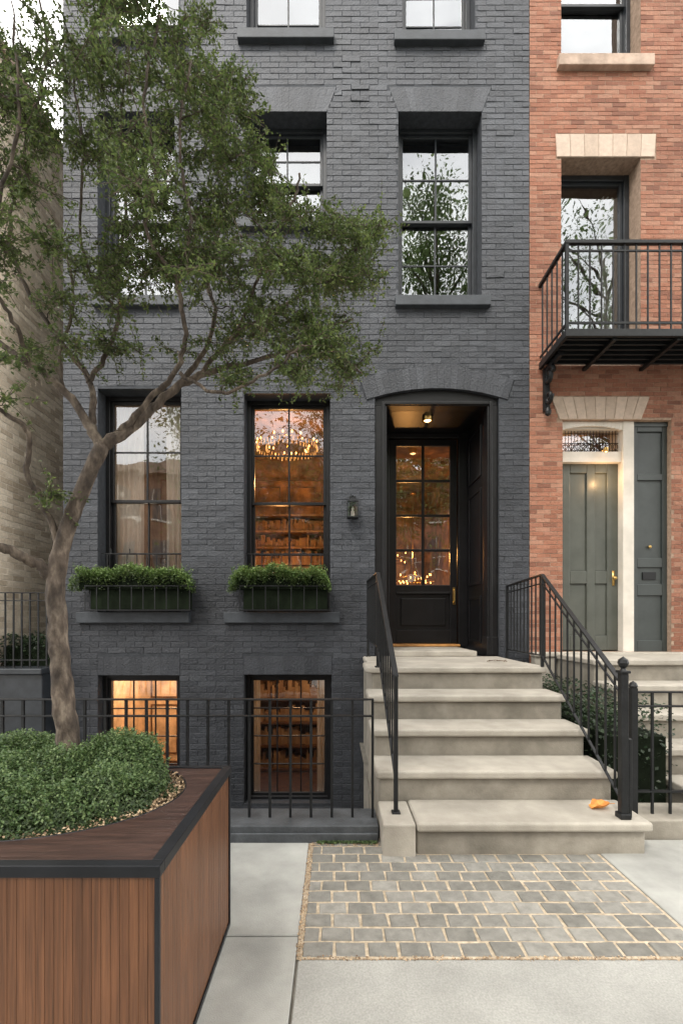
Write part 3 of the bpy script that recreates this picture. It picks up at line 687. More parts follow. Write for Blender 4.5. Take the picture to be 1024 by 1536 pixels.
def stair_rail(name,path,label,low=.60,pitch=.105):
    T=thing(name,(path[-1][0],path[-1][1],.18),label,"handrail")
    pts=[Vector(p) for p in path]
    def strip(off,w,h,name):
        mb=MB(); V=[];F=[]
        for i,p in enumerate(pts):
            a=pts[max(i-1,0)];b=pts[min(i+1,len(pts)-1)]; d=b-a; s=Vector((-d.y,d.x,0)).normalized()*w/2; q=p-Vector((0,0,off)); u=Vector((0,0,h)); V+=[q-s,q+s,q+s-u,q-s-u]
        for i in range(len(pts)-1):
            o=4*i; F+=[(o+j,o+(j+1)%4,o+4+(j+1)%4,o+4+j) for j in range(4)]
        n=4*(len(pts)-1); F+=[(3,2,1,0),(n,n+1,n+2,n+3)]
        mb.add(V,F); build(mb,name,[m_iron],T,bevel=.002,segs=1)
    strip(0,.032,.014,"rail"); strip(low,.018,.010,"rail"); strip(.07,.014,.010,"rail")
    mb=MB()
    for i in range(len(pts)-1):
        d=pts[i+1]-pts[i]; hl=math.hypot(d.x,d.y); n=int(hl/pitch)
        for k in range(n):
            p=pts[i]+d*((k+.5)/n); mb.box(p.x-.005,p.x+.005,p.y-.005,p.y+.005,p.z-low-.004,p.z-.012)
    build(mb,"bars",[m_iron],T)
    return T
RL=stair_rail("stair_railing",[(.345,4.96,1.69),(.345,3.80,1.665),(.350,2.72,.965)],"black iron railing beside the open area")
for (x,y,z0,z1) in ((.35,2.72,.17,.96),(.345,3.80,.90,1.655),(.345,4.93,.90,1.68)):
    mb=MB(); mb.box(x-.012,x+.012,y-.012,y+.012,z0,z1); mb.box(x-.024,x+.024,y-.024,y+.024,z0,z0+.012); build(mb,"post",[m_iron],RL,bevel=.002,segs=1)
RR=stair_rail("stair_railing",[(1.80,4.96,1.64),(1.685,3.85,1.655),(1.60,2.66,.95)],"black iron railing with a ball-topped newel post",low=.66)
for (x,y,z0,z1) in ((1.685,3.85,.90,1.64),(1.79,4.93,.6,1.63)):
    mb=MB(); mb.box(x-.012,x+.012,y-.012,y+.012,z0,z1); build(mb,"post",[m_iron],RR,bevel=.002,segs=1)
mb=MB(); x,y=1.60,2.63
mb.box(x-.020,x+.020,y-.020,y+.020,.18,.985); mb.box(x-.030,x+.030,y-.030,y+.030,.18,.21); mb.box(x-.028,x+.028,y-.028,y+.028,.985,1.0)
mb.lathe((x,y,1.0),[(.018,0),(.011,.012),(.021,.024),(.029,.042),(.024,.060),(.008,.072),(.001,.078)],14)
mb.box(x+.026,x+.046,y-.008,y+.012,.18,.62); mb.tube([(x+.036,y,.62),(x+.07,y+.05,.58),(x+.10,y+.12,.55)],.008,8)
build(mb,"newel_post",[m_iron],RR,bevel=.003,segs=1)
NS=thing("neighbour_stoop",(3.2,4,0),"light stone steps rising to the grey-green door","stairs")
for k in range(1,6):
    nose=3.05+.28*(k-1)-.0; top=.186*k+.0; end=nose+.31 if k<5 else 4.985
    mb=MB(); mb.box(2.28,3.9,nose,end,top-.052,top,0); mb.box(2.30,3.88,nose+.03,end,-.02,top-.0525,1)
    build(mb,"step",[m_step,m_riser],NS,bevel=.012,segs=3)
mb=MB(); mb.box(2.05,4.0,4.86,4.985,.90,.945); mb.box(2.06,2.27,4.88,4.985,-.02,.899); build(mb,"water_table",[m_step],HR,bevel=.01)
mb=MB(); mb.box(-3.55,.255,2.74,3.0,-1.0,.088); mb.box(-3.55,.25,2.725,2.7399,-.01,.05)
build(mb,"area_kerb",[m_curb],None,label="dark bluestone kerb carrying the iron fence",category="kerb",bevel=.012,segs=3)
mb=MB(); mb.box(1.735,4.2,2.77,3.04,-.02,.11); build(mb,"stone_kerb",[m_riser],None,label="tan stone kerb below the iron gate",category="kerb",bevel=.012,segs=3)
# ---------------------------------------------------------------- ground
hx0,hx1,hy0,hy1=-3.55,.26,2.99,5.0
mb=MB(); z=-.014
def gq(x0,x1,y0,y1,z,m=0): mb.quad((x0,y0,z),(x1,y0,z),(x1,y1,z),(x0,y1,z),m)
gq(-300,300,-1.3,hy0,z); gq(-300,hx0,hy0,300,z); gq(hx1,300,hy0,300,z); gq(hx0,hx1,12,300,z)
mb.quad((-300,-1.3,-.15),(300,-1.3,-.15),(300,-1.3,z),(-300,-1.3,z)); gq(-300,300,-9,-1.3,-.15)
mb.quad((300,-9,-.15),(-300,-9,-.15),(-300,-9,z),(300,-9,z)); gq(-300,300,-300,-9,z)
build(mb,"ground",[m_gnd],None,kind="structure")
mb=MB(); gq(hx0,hx1,hy0,hy1+.1,-1.0); mb.quad((hx0,hy0,-1),(hx0,hy1,-1),(hx0,hy1,-.014),(hx0,hy0,-.014)); build(mb,"area_floor",[m_curb],None,kind="structure")
mb=MB(); gq(-300,300,-8.99,-1.32,-.146); build(mb,"road",[m_asph],None,kind="structure")
mb=MB(); mb.box(-40,40,-1.3,-1.15,-.14,.0); mb.box(-40,40,-9.15,-9.0,-.14,0); build(mb,"street_kerb",[m_conc],None,kind="structure",bevel=.01)
mb=MB()
sl=[(-1.35,-.148,1.925,2.722,0),(-1.35,-.148,.95,1.915,0),(-2.6,-1.36,1.5,2.722,0),(-3.8,-2.61,1.5,2.722,0),(-2.6,-1.36,.3,1.49,0),(-3.8,-2.61,.3,1.49,0),
(-.138,1.95,.55,1.785,1),(1.96,3.9,.55,1.785,1),(1.455,2.6,1.797,2.76,0),(2.61,3.9,1.797,2.76,0),(-1.35,-.148,-.1,.94,0),(-.138,1.95,-.6,.54,1),(1.96,3.9,-.6,.54,1)]
for a in range(-10,11):
    if not(-4<a*1.2<3.6): sl.append((a*1.2,a*1.2+1.19,1.4,2.7,0)); sl.append((a*1.2,a*1.2+1.19,.1,1.39,0))
    sl.append((a*1.2,a*1.2+1.19,-1.14,-.62 if a*1.2>-1.5 else -.12,0))
for s in sl:
    qbrick(mb,[(s[0],s[2]),(s[1],s[2]),(s[1],s[3]),(s[0],s[3])],-.013,.0,.004,lambda u,v,w:(u,v,w),s[4],.001)
build(mb,"pavement",[m_conc,m_conc2],None,kind="structure")
mb=MB(); gq(-.146,1.45,1.79,2.79,-.0045,1)
px0,px1,py0,py1=-.13,1.44,1.80,2.76
y=py0; row=0
while y<py1-.03:
    h=random.uniform(.084,.090); y1=min(y+h,py1); x=px0-(random.uniform(.055,.07) if row%2 else 0)
    while x<px1-.02:
        w=random.uniform(.116,.132); xa=max(x,px0); xb=min(x+w,px1)
        if px1-xb<.05: xb=px1
        if xb-xa>.03:
            g=.0055
            qbrick(mb,[(xa+g,y+g),(xb-g,y+g),(xb-g,y1-g),(xa+g,y1-g)],-.012,random.uniform(-.0018,.0015),.0038,lambda u,v,w:(u,v,w),0,.0027)
        x=xb
    y=y1; row+=1
build(mb,"cobbled_paving",[m_sett,m_sand],None,kind="structure")
mb=MB(); n=1500
X=np.concatenate([rng.uniform(-.15,-.12,n//3),rng.uniform(-.14,1.45,n//3),rng.uniform(-.14,.45,n//3)]); Y=np.concatenate([rng.uniform(1.8,2.7,n//3),rng.normal(1.79,.006,n//3),rng.normal(2.70,.014,n//3)])
C=np.stack([X,Y,np.full(len(X),.001)],1); leaves(mb,C,.009,np.stack([rng.random(len(X))]*3,1),0,up=3,asp=.7); build(mb,"gravel_grit",[m_chip],None,kind="stuff")
mb=MB(); n=700; X=rng.uniform(-.10,.24,n); Y=rng.normal(2.715,.008,n); C=np.stack([X,Y,np.full(n,.008)],1); leaves(mb,C,.018,np.stack([rng.random(n),rng.random(n),rng.random(n)],1),0,up=.3,asp=.5); build(mb,"moss_and_weeds",[m_box],None,kind="stuff")
mb=MB(); V=[];F=[];na,nr=28,6
for i in range(nr+1):
    for k in range(na):
        a=2*math.pi*k/na; r=.048*i/nr*(1+(.07*math.cos(a*7)+.10*math.cos(a))*(i/nr)); xx,yy=r*math.cos(a)*1.15,r*math.sin(a)*.9
        V.append((xx+1.535,yy+2.76,.184+.030*(abs(yy)/.04)**1.6+.020*max(0,xx/.05)**2+.004*math.sin(a*5)*(i/nr)))
for i in range(nr):
    for k in range(na): a=i*na+k;b=i*na+(k+1)%na; F.append((a,b,b+na,a+na))
mb.add(V,F); mb.tube([(1.585,2.76,.203),(1.605,2.755,.212),(1.625,2.75,.214)],.002,5)
build(mb,"fallen_leaf",[m_orange],None,smooth=True,label="curled orange autumn leaf lying on the bottom step",category="leaf")
mb=MB()
for (dx,dy) in ((0,0),(.05,.02),(-.04,.03),(.09,-.01),(.03,.05)):
    C=np.array([[1.45+dx,4.3+dy,.908]]); leaves(mb,C,.05,np.array([[.5,.5,.5]]),0,up=1,asp=.6)
mb.tube([(1.38,4.3,.906),(1.46,4.32,.915),(1.56,4.29,.906)],.003,5)
build(mb,"dry_leaf_sprig",[m_dryleaf],None,label="dry brown sprig of leaves on the top landing",category="leaf")
# ---------------------------------------------------------------- wooden planter
PL=thing("wooden_planter",(-1.0,1.6,0),"large cedar slatted planter with dark metal edges and wooden top","planter")
ax0,ax1,ay0,ay1,az=-1.75,-.437,1.18,1.99,.668
mb=MB(); x=ax0+.0135
while x<ax1-.02:
    w=.0235; x2=min(x+w,ax1-.0135); mb.box(x,x2-.0006,ay0+.006,ay0+.026,.02,az-.03); x=x2
y=ay0+.0135
while y<ay1-.02:
    w=.034; y2=min(y+w,ay1-.0135); mb.box(ax1-.026,ax1-.006,y,y2-.0008,.02,az-.03); y=y2
x=ax0+.014
while x<ax1-.05: mb.box(x,x+.05,ay1-.026,ay1-.006,.02,az-.03); x+=.0515
y=ay0+.03
while y<ay1-.06: mb.box(ax0+.006,ax0+.026,y,y+.05,.02,az-.03); y+=.0515
mb.box(ax0+.028,ax1-.028,ay0+.0085,ay0+.024,.021,az-.031); mb.box(ax1-.024,ax1-.0085,ay0+.028,ay1-.028,.021,az-.031)
build(mb,"slats",[m_slat],PL,bevel=.0007,segs=1)
mb=MB(); mb.box(ax0+.03,ax1-.03,ay0+.03,ay1-.03,.005,.55); build(mb,"liner",[m_trim],PL)
mb=MB()
for (x,y) in ((ax1-.0125,ay0),(ax0,ay0),(ax1-.0125,ay1-.0125),(ax0,ay1-.0125)): mb.box(x,x+.0125,y,y+.0125,0,az-.03)
mb.box(ax0-.003,ax1+.003,ay0-.003,ay0+.030,az-.03,az); mb.box(ax0-.003,ax1+.003,ay1-.02,ay1+.003,az-.03,az); mb.box(ax1-.030,ax1+.003,ay0+.030,ay1-.02,az-.03,az); mb.box(ax0-.003,ax0+.030,ay0+.030,ay1-.02,az-.03,az)
mb.box(ax0,ax1,ay0,ay0+.005,0,.02); mb.box(ax1-.005,ax1,ay0+.005,ay1,0,.02)
build(mb,"metal_edge",[m_trim],PL,bevel=.002)
mb=MB(); ecx,ecy,ea,eb=-1.03,1.69,.485,.375; n=96; zt_=az-.006
rx0,rx1,ry0,ry1=ax0+.030,ax1-.030,ay0+.030,ay1-.02
ring=[];out=[]
for i in range(n):
    a=2*math.pi*i/n; ex_,ey_=ecx+ea*math.cos(a),min(ecy+eb*math.sin(a),ry1-.002); ring.append((ex_,ey_))
    dx,dy=math.cos(a)*ea,math.sin(a)*eb; ts=[]
    if dx>1e-9: ts.append((rx1-ecx)/dx)
    if dx<-1e-9: ts.append((rx0-ecx)/dx)
    if dy>1e-9: ts.append((ry1-ecy)/dy)
    if dy<-1e-9: ts.append((ry0-ecy)/dy)
    t=min(ts); out.append((ecx+dx*t,ecy+dy*t))
for cxx,cyy in ((rx0,ry0),(rx1,ry0),(rx1,ry1),(rx0,ry1)):
    i=min(range(n),key=lambda i:math.hypot(out[i][0]-cxx,out[i][1]-cyy)); out[i]=(cxx,cyy)
V=[(x,y,zt_) for x,y in ring]+[(x,y,zt_) for x,y in out]+[(x,y,zt_-.03) for x,y in ring]
F=[(i,i+n,(i+1)%n+n,(i+1)%n) for i in range(n)]+[(i,(i+1)%n,(i+1)%n+2*n,i+2*n) for i in range(n)]
mb.add(V,F); build(mb,"deck",[m_deck],PL)
mb=MB(); mb.tube([(x,y,zt_-.002) for x,y in ring+[ring[0]]],.004,6,cap=False); build(mb,"cutout_edge",[m_trim],PL,smooth=True)
mb=MB(); V=[(ecx,ecy,az-.035)]+[(x,y,az-.035) for x,y in ring]; mb.add(V,[(0,i+1,(i+1)%n+1) for i in range(n)])
nc=7000; a=rng.uniform(0,2*math.pi,nc); r=rng.uniform(.72,1.0,nc); C=np.stack([ecx+ea*r*np.cos(a),np.minimum(ecy+eb*r*np.sin(a),ry1-.01),az-.028+rng.uniform(0,.026,nc)],1)
Rr=rng.random(nc); leaves(mb,C,.013,np.stack([Rr,Rr,Rr],1),1,up=.8,asp=.5)
build(mb,"soil",[m_gnd,m_chip],PL)
# hedge
mb=MB(); hs_=.915
mounds=[(-1.30,1.52,.20,.18,.14),(-1.06,1.48,.17,.16,.125),(-1.22,1.82,.24,.20,.165),(-.82,1.82,.20,.18,.175),(-.98,1.70,.18,.16,.15),(-.75,1.62,.15,.14,.115),(-1.4,1.7,.15,.2,.12),(-.88,1.50,.13,.12,.08),(-1.12,1.62,.13,.12,.15)]
def hz(X,Y):
    r=np.sqrt(((X-ecx)/(ea*hs_))**2+((Y-ecy)/(eb*.97))**2); h=np.zeros_like(np.asarray(X,dtype=float))
    for (mx_,my_,ra,rb,hh) in mounds:
        q=((X-mx_)/ra)**2+((Y-my_)/rb)**2; h=np.maximum(h,hh*np.sqrt(np.clip(1-q,0,1))+.0)
    base=.055*np.sqrt(np.clip(1-r**3,0,1))
    h=np.maximum(h,base)*np.clip((1.04-r)*7,.12,1)
    return az-.02+h+.014*lump(X,Y,2.2)+.008*lump(X,Y,5)
n=95000; a=rng.uniform(0,2*math.pi,n); r=np.sqrt(rng.random(n))
r=np.where(rng.random(n)<.22,rng.uniform(.85,1,n),r)*(1+.03*np.sin(a*7)+.02*np.sin(a*13))*.985
X=ecx+ea*hs_*r*np.cos(a); Y=np.minimum(ecy+eb*.97*r*np.sin(a),2.02); top=hz(X,Y); dp=np.abs(rng.normal(0,.012,n))+ (rng.random(n)**4)*.035
Z=top-dp+.004; e=.004
nx=-(hz(X+e,Y)-hz(X-e,Y))/(2*e); ny=-(hz(X,Y+e)-hz(X,Y-e))/(2*e); nx=np.clip(nx,-3,3); ny=np.clip(ny,-3,3); Nn=np.stack([nx,ny,np.ones(n)],1); Nn/=np.linalg.norm(Nn,axis=1)[:,None]
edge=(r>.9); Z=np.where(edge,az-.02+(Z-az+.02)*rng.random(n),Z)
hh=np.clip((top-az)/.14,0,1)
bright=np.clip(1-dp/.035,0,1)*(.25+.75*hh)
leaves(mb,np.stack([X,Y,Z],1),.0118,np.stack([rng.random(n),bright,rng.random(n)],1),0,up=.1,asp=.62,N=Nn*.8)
ns=2600; a=rng.uniform(0,2*math.pi,ns); r=np.sqrt(rng.random(ns))*.93; X=ecx+ea*hs_*r*np.cos(a); Y=ecy+eb*r*np.sin(a); T0=hz(X,Y); lx_=rng.normal(0,.35,ns); ly_=rng.normal(0,.35,ns)
Cs=[]
for k in range(8): Cs.append(np.stack([X+rng.normal(0,.004,ns)+lx_*k*.004,Y+rng.normal(0,.004,ns)+ly_*k*.004,T0+k*.005],1))
C=np.concatenate(Cs); leaves(mb,C,.0115,np.stack([rng.random(len(C)),np.full(len(C),1.0),rng.random(len(C))],1),0,up=.4,asp=.6)
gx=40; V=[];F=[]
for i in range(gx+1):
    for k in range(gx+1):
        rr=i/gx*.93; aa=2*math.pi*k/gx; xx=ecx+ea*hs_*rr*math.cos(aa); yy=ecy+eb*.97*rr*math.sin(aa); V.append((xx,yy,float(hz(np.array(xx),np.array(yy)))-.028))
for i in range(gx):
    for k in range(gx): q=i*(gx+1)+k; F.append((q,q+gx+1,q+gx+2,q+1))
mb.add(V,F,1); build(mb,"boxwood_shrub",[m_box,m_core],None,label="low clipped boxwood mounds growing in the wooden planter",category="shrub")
# ---------------------------------------------------------------- tree
TR=thing("street_tree",(fx(106,1.75),1.75,.62),"small-leaved tree with forked trunk growing from the wooden planter","tree")
def cr(pts,rad,n=7):
    out=[];ro=[]; q=[pts[0]*2-pts[1]]+pts+[pts[-1]*2-pts[-2]]
    for i in range(len(pts)-1):
        for k in range(n):
            t=k/n; a,b,c,d=q[i],q[i+1],q[i+2],q[i+3]
            out.append(.5*((2*b)+(c-a)*t+(2*a-5*b+4*c-d)*t*t+(3*b-a-3*c+d)*t**3)); ro.append(rad[i]*(1-t)+rad[i+1]*t)
    out.append(pts[-1]);ro.append(rad[-1]); return out,ro
BR=[
 [(110,1215,1.75,.056),(107,1160,1.75,.044),(99,1080,1.75,.038),(91,1000,1.76,.035),(86,930,1.77,.033),(84,868,1.78,.033),(98,805,1.8,.029),(124,735,1.81,.027),(154,668,1.82,.026)],
 [(84,872,1.78,.024),(62,850,1.76,.020),(25,830,1.72,.018),(-30,808,1.66,.017),(-110,740,1.6,.016),(-160,600,1.6,.014),(-120,420,1.65,.011),(-60,260,1.7,.007)],
 [(92,822,1.8,.013),(70,765,1.78,.011),(42,712,1.75,.010),(44,652,1.72,.009),(5,618,1.68,.008),(-40,590,1.65,.007)],
 [(152,670,1.82,.022),(128,628,1.82,.017),(95,585,1.82,.0145),(45,545,1.8,.0125),(-10,508,1.78,.011),(-70,440,1.75,.009),(-90,300,1.75,.007)],
 [(138,645,1.82,.015),(140,600,1.86,.012),(128,560,1.9,.011),(82,500,1.92,.0095),(40,430,1.92,.008),(15,340,1.9,.007),(40,220,1.9,.006),(70,90,1.9,.005),(50,-60,1.9,.004)],
 [(132,575,1.88,.010),(160,530,1.95,.009),(178,470,2.0,.0078),(178,400,2.05,.007),(190,300,2.05,.006),(180,180,2.05,.005),(200,40,2.05,.004)],
 [(152,670,1.82,.024),(198,640,1.86,.020),(245,598,1.92,.0165),(300,562,1.98,.0135),(365,545,2.05,.010),(440,527,2.12,.0075),(500,535,2.15,.0055),(545,560,2.18,.004)],
 [(180,650,1.84,.013),(225,600,1.83,.0115),(262,560,1.8,.010),(278,500,1.78,.009),(268,420,1.76,.008),(285,330,1.75,.0065),(270,220,1.75,.0055),(285,90,1.75,.0045)],
 [(262,585,1.95,.0115),(305,530,2.05,.010),(322,470,2.12,.009),(310,400,2.2,.0075),(340,310,2.25,.006),(330,200,2.25,.005)],
 [(300,562,1.98,.010),(350,505,2.0,.009),(410,470,2.0,.0075),(470,430,2.02,.006),(520,385,2.05,.005),(565,360,2.05,.004)],
 [(350,505,2.0,.0075),(380,440,1.95,.0065),(400,370,1.92,.0055),(440,300,1.9,.005),(450,260,1.9,.004)],
 [(178,470,2.0,.007),(140,420,1.95,.006),(120,340,1.92,.0055),(125,230,1.9,.005),(110,100,1.9,.004)],
 [(268,420,1.76,.007),(220,350,1.72,.006),(235,260,1.7,.0055),(215,150,1.7,.005),(240,20,1.7,.004)],
 [(268,560,1.8,.007),(330,590,1.75,.006),(400,560,1.72,.005),(450,520,1.7,.004)],
 [(410,470,2.0,.006),(470,490,2.1,.005),(530,480,2.15,.004)],
 [(45,545,1.8,.0085),(20,480,1.7,.0075),(-10,420,1.65,.007),(0,300,1.6,.006),(30,180,1.6,.005),(20,40,1.6,.004)],
 [(95,585,1.85,.0075),(90,530,1.9,.0065),(110,460,1.95,.006),(100,380,2.0,.005)],
]
mb=MB(); nodes=[]
for bi_,b in enumerate(BR):
    pts=[P(x,y,d) for x,y,d,r in b]; rad=[r for *_,r in b]
    o,ro=cr(pts,rad,6)
    o=[p+Vector((random.gauss(0,1),random.gauss(0,1),random.gauss(0,1)))*(.0018 if r>.02 else .0032) for p,r in zip(o,ro)]
    ro=[r*random.uniform(.95,1.06) for r in ro]
    mb.tube(o,ro,14 if ro[0]>.02 else 8)
    if bi_:
        for i in range(6 if bi_!=1 else 24,len(o)): nodes.append((o[i],ro[i]))
BL=[(60,90,95,110,1.75,.35,42),(190,60,110,80,1.9,.45,52),(290,40,50,55,2.0,.3,9),(250,170,110,95,1.95,.45,86),(345,165,50,50,2.1,.3,28),(90,250,90,80,1.85,.35,34),(230,300,115,85,1.9,.45,80),
(345,285,75,65,2.05,.4,52),(425,305,50,45,2.0,.3,24),(530,345,58,34,2.05,.25,38),(505,410,70,45,2.05,.3,48),(400,400,80,50,2.0,.4,52),(290,410,85,60,1.9,.4,46),(170,390,80,55,1.95,.35,32),(150,480,95,42,1.9,.3,20),
(350,490,75,40,1.95,.35,30),(470,500,80,36,2.05,.3,46),(520,560,30,36,2.12,.15,18),(420,555,75,24,1.95,.3,18),(40,400,60,60,1.75,.3,12),(35,530,55,36,1.7,.25,11),(-60,300,70,200,1.7,.3,40),(-20,60,60,110,1.7,.3,28),(60,-80,200,60,1.8,.4,40),(65,720,22,42,1.74,.06,4),(560,520,20,10,2.1,.05,3),(10,610,18,14,1.68,.05,3),(320,570,35,14,1.8,.2,5),(250,520,60,30,1.9,.3,8)]
cl=[]
def inball():
    while True:
        q=[random.uniform(-1,1) for _ in range(3)]
        if sum(a*a for a in q)<=1: return q
for (x,y,rx,ry,d,dr,nn) in BL:
    nsub=max(1,nn//5); subs=[inball() for _ in range(nsub)]
    for _ in range(int(nn*.95)):
        if random.random()<.84:
            s=random.choice(subs); u,v,w=[s[i]+random.gauss(0,.17) for i in range(3)]
        else: u,v,w=inball()
        dd=d+w*dr
        cl.append(P(x+u*rx,y+v*ry,dd))
NP=[np.array(p) for p,r in nodes]; NRr=[r for p,r in nodes]
arr=np.array(NP); dist=[np.min(np.linalg.norm(arr-np.array(c),axis=1)) for c in cl]
order=np.argsort(dist)
pos=list(NP); LC=[];LR=[]
for oi in order:
    c=np.array(cl[oi]); A=np.array(pos); dd=np.linalg.norm(A-c,axis=1)
    cost=dd+.25*np.maximum(0,A[:,2]-c[2]); k=int(np.argmin(cost)); p=A[k]; l=dd[k]
    r0=min(NRr[k]*.8,.0022+.009*l); r0=max(r0,.0016)
    mid=(p+c)/2+rng.normal(0,.08,3)*l; q1=p*.75+c*.25+rng.normal(0,.05,3)*l*.6
    o,ro=cr([Vector(p),Vector(q1),Vector(mid),Vector(c)],[r0,r0*.85,r0*.7,r0*.45],3); mb.tube(o,ro,5,cap=False)
    for q in o[3::2]:
        pos.append(np.array(q)); NRr.append(r0*.6)
    tone=random.random()
    nt=random.randint(5,8)
    for s in range(nt):
        dr=rng.normal(size=3); dr[2]=dr[2]*.55+.12; dr/=np.linalg.norm(dr); ll=random.uniform(.05,.14)
        st=c+(p-c)*random.uniform(0,.35); en=st+dr*ll+np.array([0,0,-.015]); mb.tube([Vector(st),Vector((st+en)/2+np.array([0,0,.008])),Vector(en)],[.0015,.0012,.0008],3,cap=False)
        m=random.randint(12,19); t=rng.random(m)**.8
        LC.append(st+(en-st)*t[:,None]+rng.normal(0,.0065,(m,3))); LR.append(np.stack([rng.random(m),np.clip(.3+.7*tone+rng.normal(0,.12,m),0,1),rng.random(m)],1))
build(mb,"trunk",[m_bark],TR,smooth=True)
C=np.concatenate(LC); Rr=np.concatenate(LR); print("leaves",len(C))
mb=MB(); leaves(mb,C,.0175,Rr,0,up=.35,asp=.5,droop=.2); build(mb,"crown",[m_leaf],TR)
# ---------------------------------------------------------------- street across (seen in the window reflections)
m_br2=mat("far_brick",[(.20,.11,.08),(.28,.16,.11)],.9)
m_fwin=mat("far_window",[(.03,.035,.04),(.05,.055,.06)],.1,bump=None)
hh=[(-14,10.5),(-7.5,11.5),(-1,10.8),(5.5,11.4),(12,10.5)]
for (x0,h) in hh:
    T=thing("row_house",(x0+3.2,-18,0),"brick row house across the street with stone sills","house","row houses across the street")
    mb=MB(); mb.box(x0,x0+6.45,-26,-18,-.02,h); build(mb,"wall",[m_br2],T)
    mb=MB(); mb.box(x0,x0+6.45,-18.0+.001,-17.5,h-.5,h+.1); build(mb,"cornice",[m_brown],T,bevel=.03)
    f=None
    for i in range(3):
        for k in range(3):
            a=x0+.8+i*2.0; z=1.2+k*3.1
            if f is None:
                mb=MB(); mb.box(a,a+1.05,-17.999,-17.96,z,z+1.8,0); mb.box(a-.08,a+1.13,-17.999,-17.9,z-.14,z-.002,1); mb.box(a+.5,a+.55,-17.958,-17.93,z,z+1.8,1); mb.box(a,a+1.05,-17.957,-17.935,z+.83,z+.88,1)
                f=build(mb,"window",[m_fwin,m_white],T); fa=(a,z)
            else:
                q=f.copy(); q.parent=T; q.location=f.location+Vector((a-fa[0],0,z-fa[1])); COL.objects.link(q); WORLD[q.name]=WORLD[f.name]
m_fleaf=mat("street_tree_leaf",[(.09,.15,.05),(.15,.22,.075),(.22,.29,.11)],.6,attr='leaf',n1=(3,0),bump=None,trans=.5)
def far_tree(x,y,h,cr_,n,label,zlo,grp,ls=.14,nb=26):
    T=thing("street_tree",(x,y,0),label,"tree",grp)
    mb=MB(); mb.tube([(x,y,-.02),(x+.05,y,h*.25),(x-.08,y,h*.5),(x,y,h*.85)],[.14,.11,.07,.025],10)
    C=[];R_=[]
    for i in range(nb):
        a=random.uniform(0,6.28); z=zlo+(h*.93-zlo)*(i+.5)/nb; r=cr_*random.uniform(.5,.95)*min(1,(1.2-z/h)*2.2); e=(x+r*math.cos(a),y+r*math.sin(a),z+random.uniform(.2,1.0)); mb.tube([(x,y,z*.88),((x+e[0])/2,(y+e[1])/2,z*.98),e],[.035,.022,.008],6)
        for k in range(10):
            t=random.random()*.85+.15; c=np.array([x+(e[0]-x)*t,y+(e[1]-y)*t,z*.94+(e[2]-z*.94)*t])+rng.normal(0,cr_*.10,3)
            m=max(1,n//(nb*10)); C.append(c+rng.normal(0,cr_*.10,(m,3))); R_.append(np.stack([rng.random(m),np.full(m,random.random()),rng.random(m)],1))
    build(mb,"trunk",[m_bark],T,smooth=True); mb=MB(); leaves(mb,np.concatenate(C),ls,np.concatenate(R_),0,up=.3,asp=.6); build(mb,"crown",[m_fleaf],T)
far_tree(2.4,-.85,11.2,2.3,34000,"leafy street tree growing by the near kerb",4.0,"street trees by the kerb",.08,34)
far_tree(-2.6,-.85,9.6,2.2,14000,"leafy street tree growing by the near kerb",3.8,"street trees by the kerb",.08)
far_tree(6.6,-.85,11.8,2.3,7000,"sparse street tree growing by the near kerb",4.5,"street trees by the kerb",.08)
far_tree(-5.5,-10,12.5,3.6,9000,"leafy street tree across the road",3.5,"street trees across the road",.16)
far_tree(.5,-10.4,13,3.6,9000,"leafy street tree across the road",3.5,"street trees across the road",.16)
far_tree(6.5,-10.2,13,3.6,9000,"leafy street tree across the road",3.5,"street trees across the road",.16)
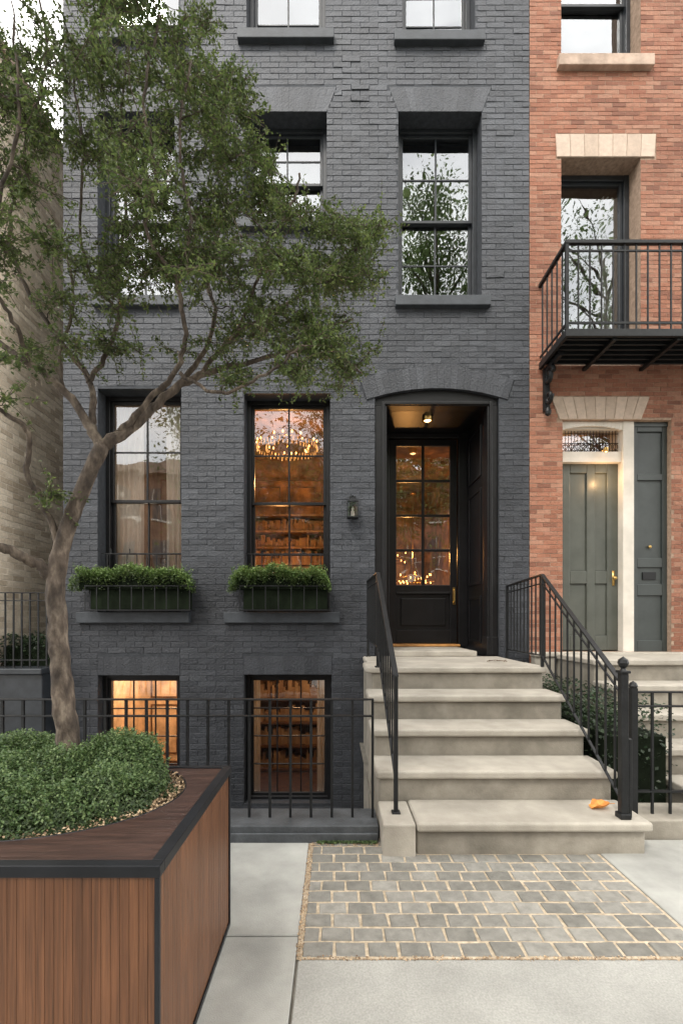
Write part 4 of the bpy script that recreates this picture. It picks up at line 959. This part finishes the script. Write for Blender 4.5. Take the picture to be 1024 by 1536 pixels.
# ---------------------------------------------------------------- world, sun, camera
w=bpy.data.worlds.new("World"); scene.world=w; w.use_nodes=True; nt=w.node_tree; N=nt.nodes; L=nt.links
bg=N["Background"]; bg.inputs[1].default_value=.15
sky=N.new("ShaderNodeTexSky"); sky.sky_type='NISHITA'; sky.sun_disc=False; sky.sun_elevation=math.radians(52); az_=math.atan2(-.45,-.87); sky.sun_rotation=az_
sky.air_density=1; sky.dust_density=2
tc=N.new("ShaderNodeTexCoord"); no=N.new("ShaderNodeTexNoise"); no.inputs["Scale"].default_value=3.0; no.inputs["Detail"].default_value=7
mpn=N.new("ShaderNodeMapping"); mpn.inputs["Scale"].default_value=(1,1,2.2); L.new(tc.outputs["Generated"],mpn.inputs[0]); L.new(mpn.outputs[0],no.inputs["Vector"])
mr=N.new("ShaderNodeMapRange"); mr.inputs[1].default_value=.36; mr.inputs[2].default_value=.62; mr.inputs[3].default_value=.55; mr.inputs[4].default_value=1; L.new(no.outputs[0],mr.inputs[0])
mx=N.new("ShaderNodeMix"); mx.data_type='RGBA'; L.new(mr.outputs[0],mx.inputs[0]); L.new(sky.outputs[0],mx.inputs[6]); mx.inputs[7].default_value=(29.5,28.7,27.6,1)
L.new(mx.outputs[2],bg.inputs[0])
sl_=bpy.data.lights.new("sun",'SUN'); sl_.energy=2.2; sl_.angle=math.radians(11); sl_.color=(1,.94,.85)
so=bpy.data.objects.new("sun",sl_); COL.objects.link(so); el=math.radians(52)
dv=Vector((math.sin(az_)*math.cos(el),math.cos(az_)*math.cos(el),math.sin(el))); so.rotation_euler=dv.to_track_quat('Z','Y').to_euler(); so.location=(0,0,15)
cam=bpy.data.cameras.new("camera"); co=bpy.data.objects.new("camera",cam); COL.objects.link(co); scene.camera=co
co.location=(0,0,EYE); co.rotation_euler=(math.radians(90),0,0)
cam.sensor_fit='VERTICAL'; cam.sensor_height=24; cam.sensor_width=36; cam.lens=710/1536*24; cam.shift_x=(512-502)/1536; cam.shift_y=(930-768)/1536
cam.clip_start=.05; cam.clip_end=1000
scene.view_settings.view_transform='Standard'; scene.view_settings.look='None'; scene.view_settings.exposure=0
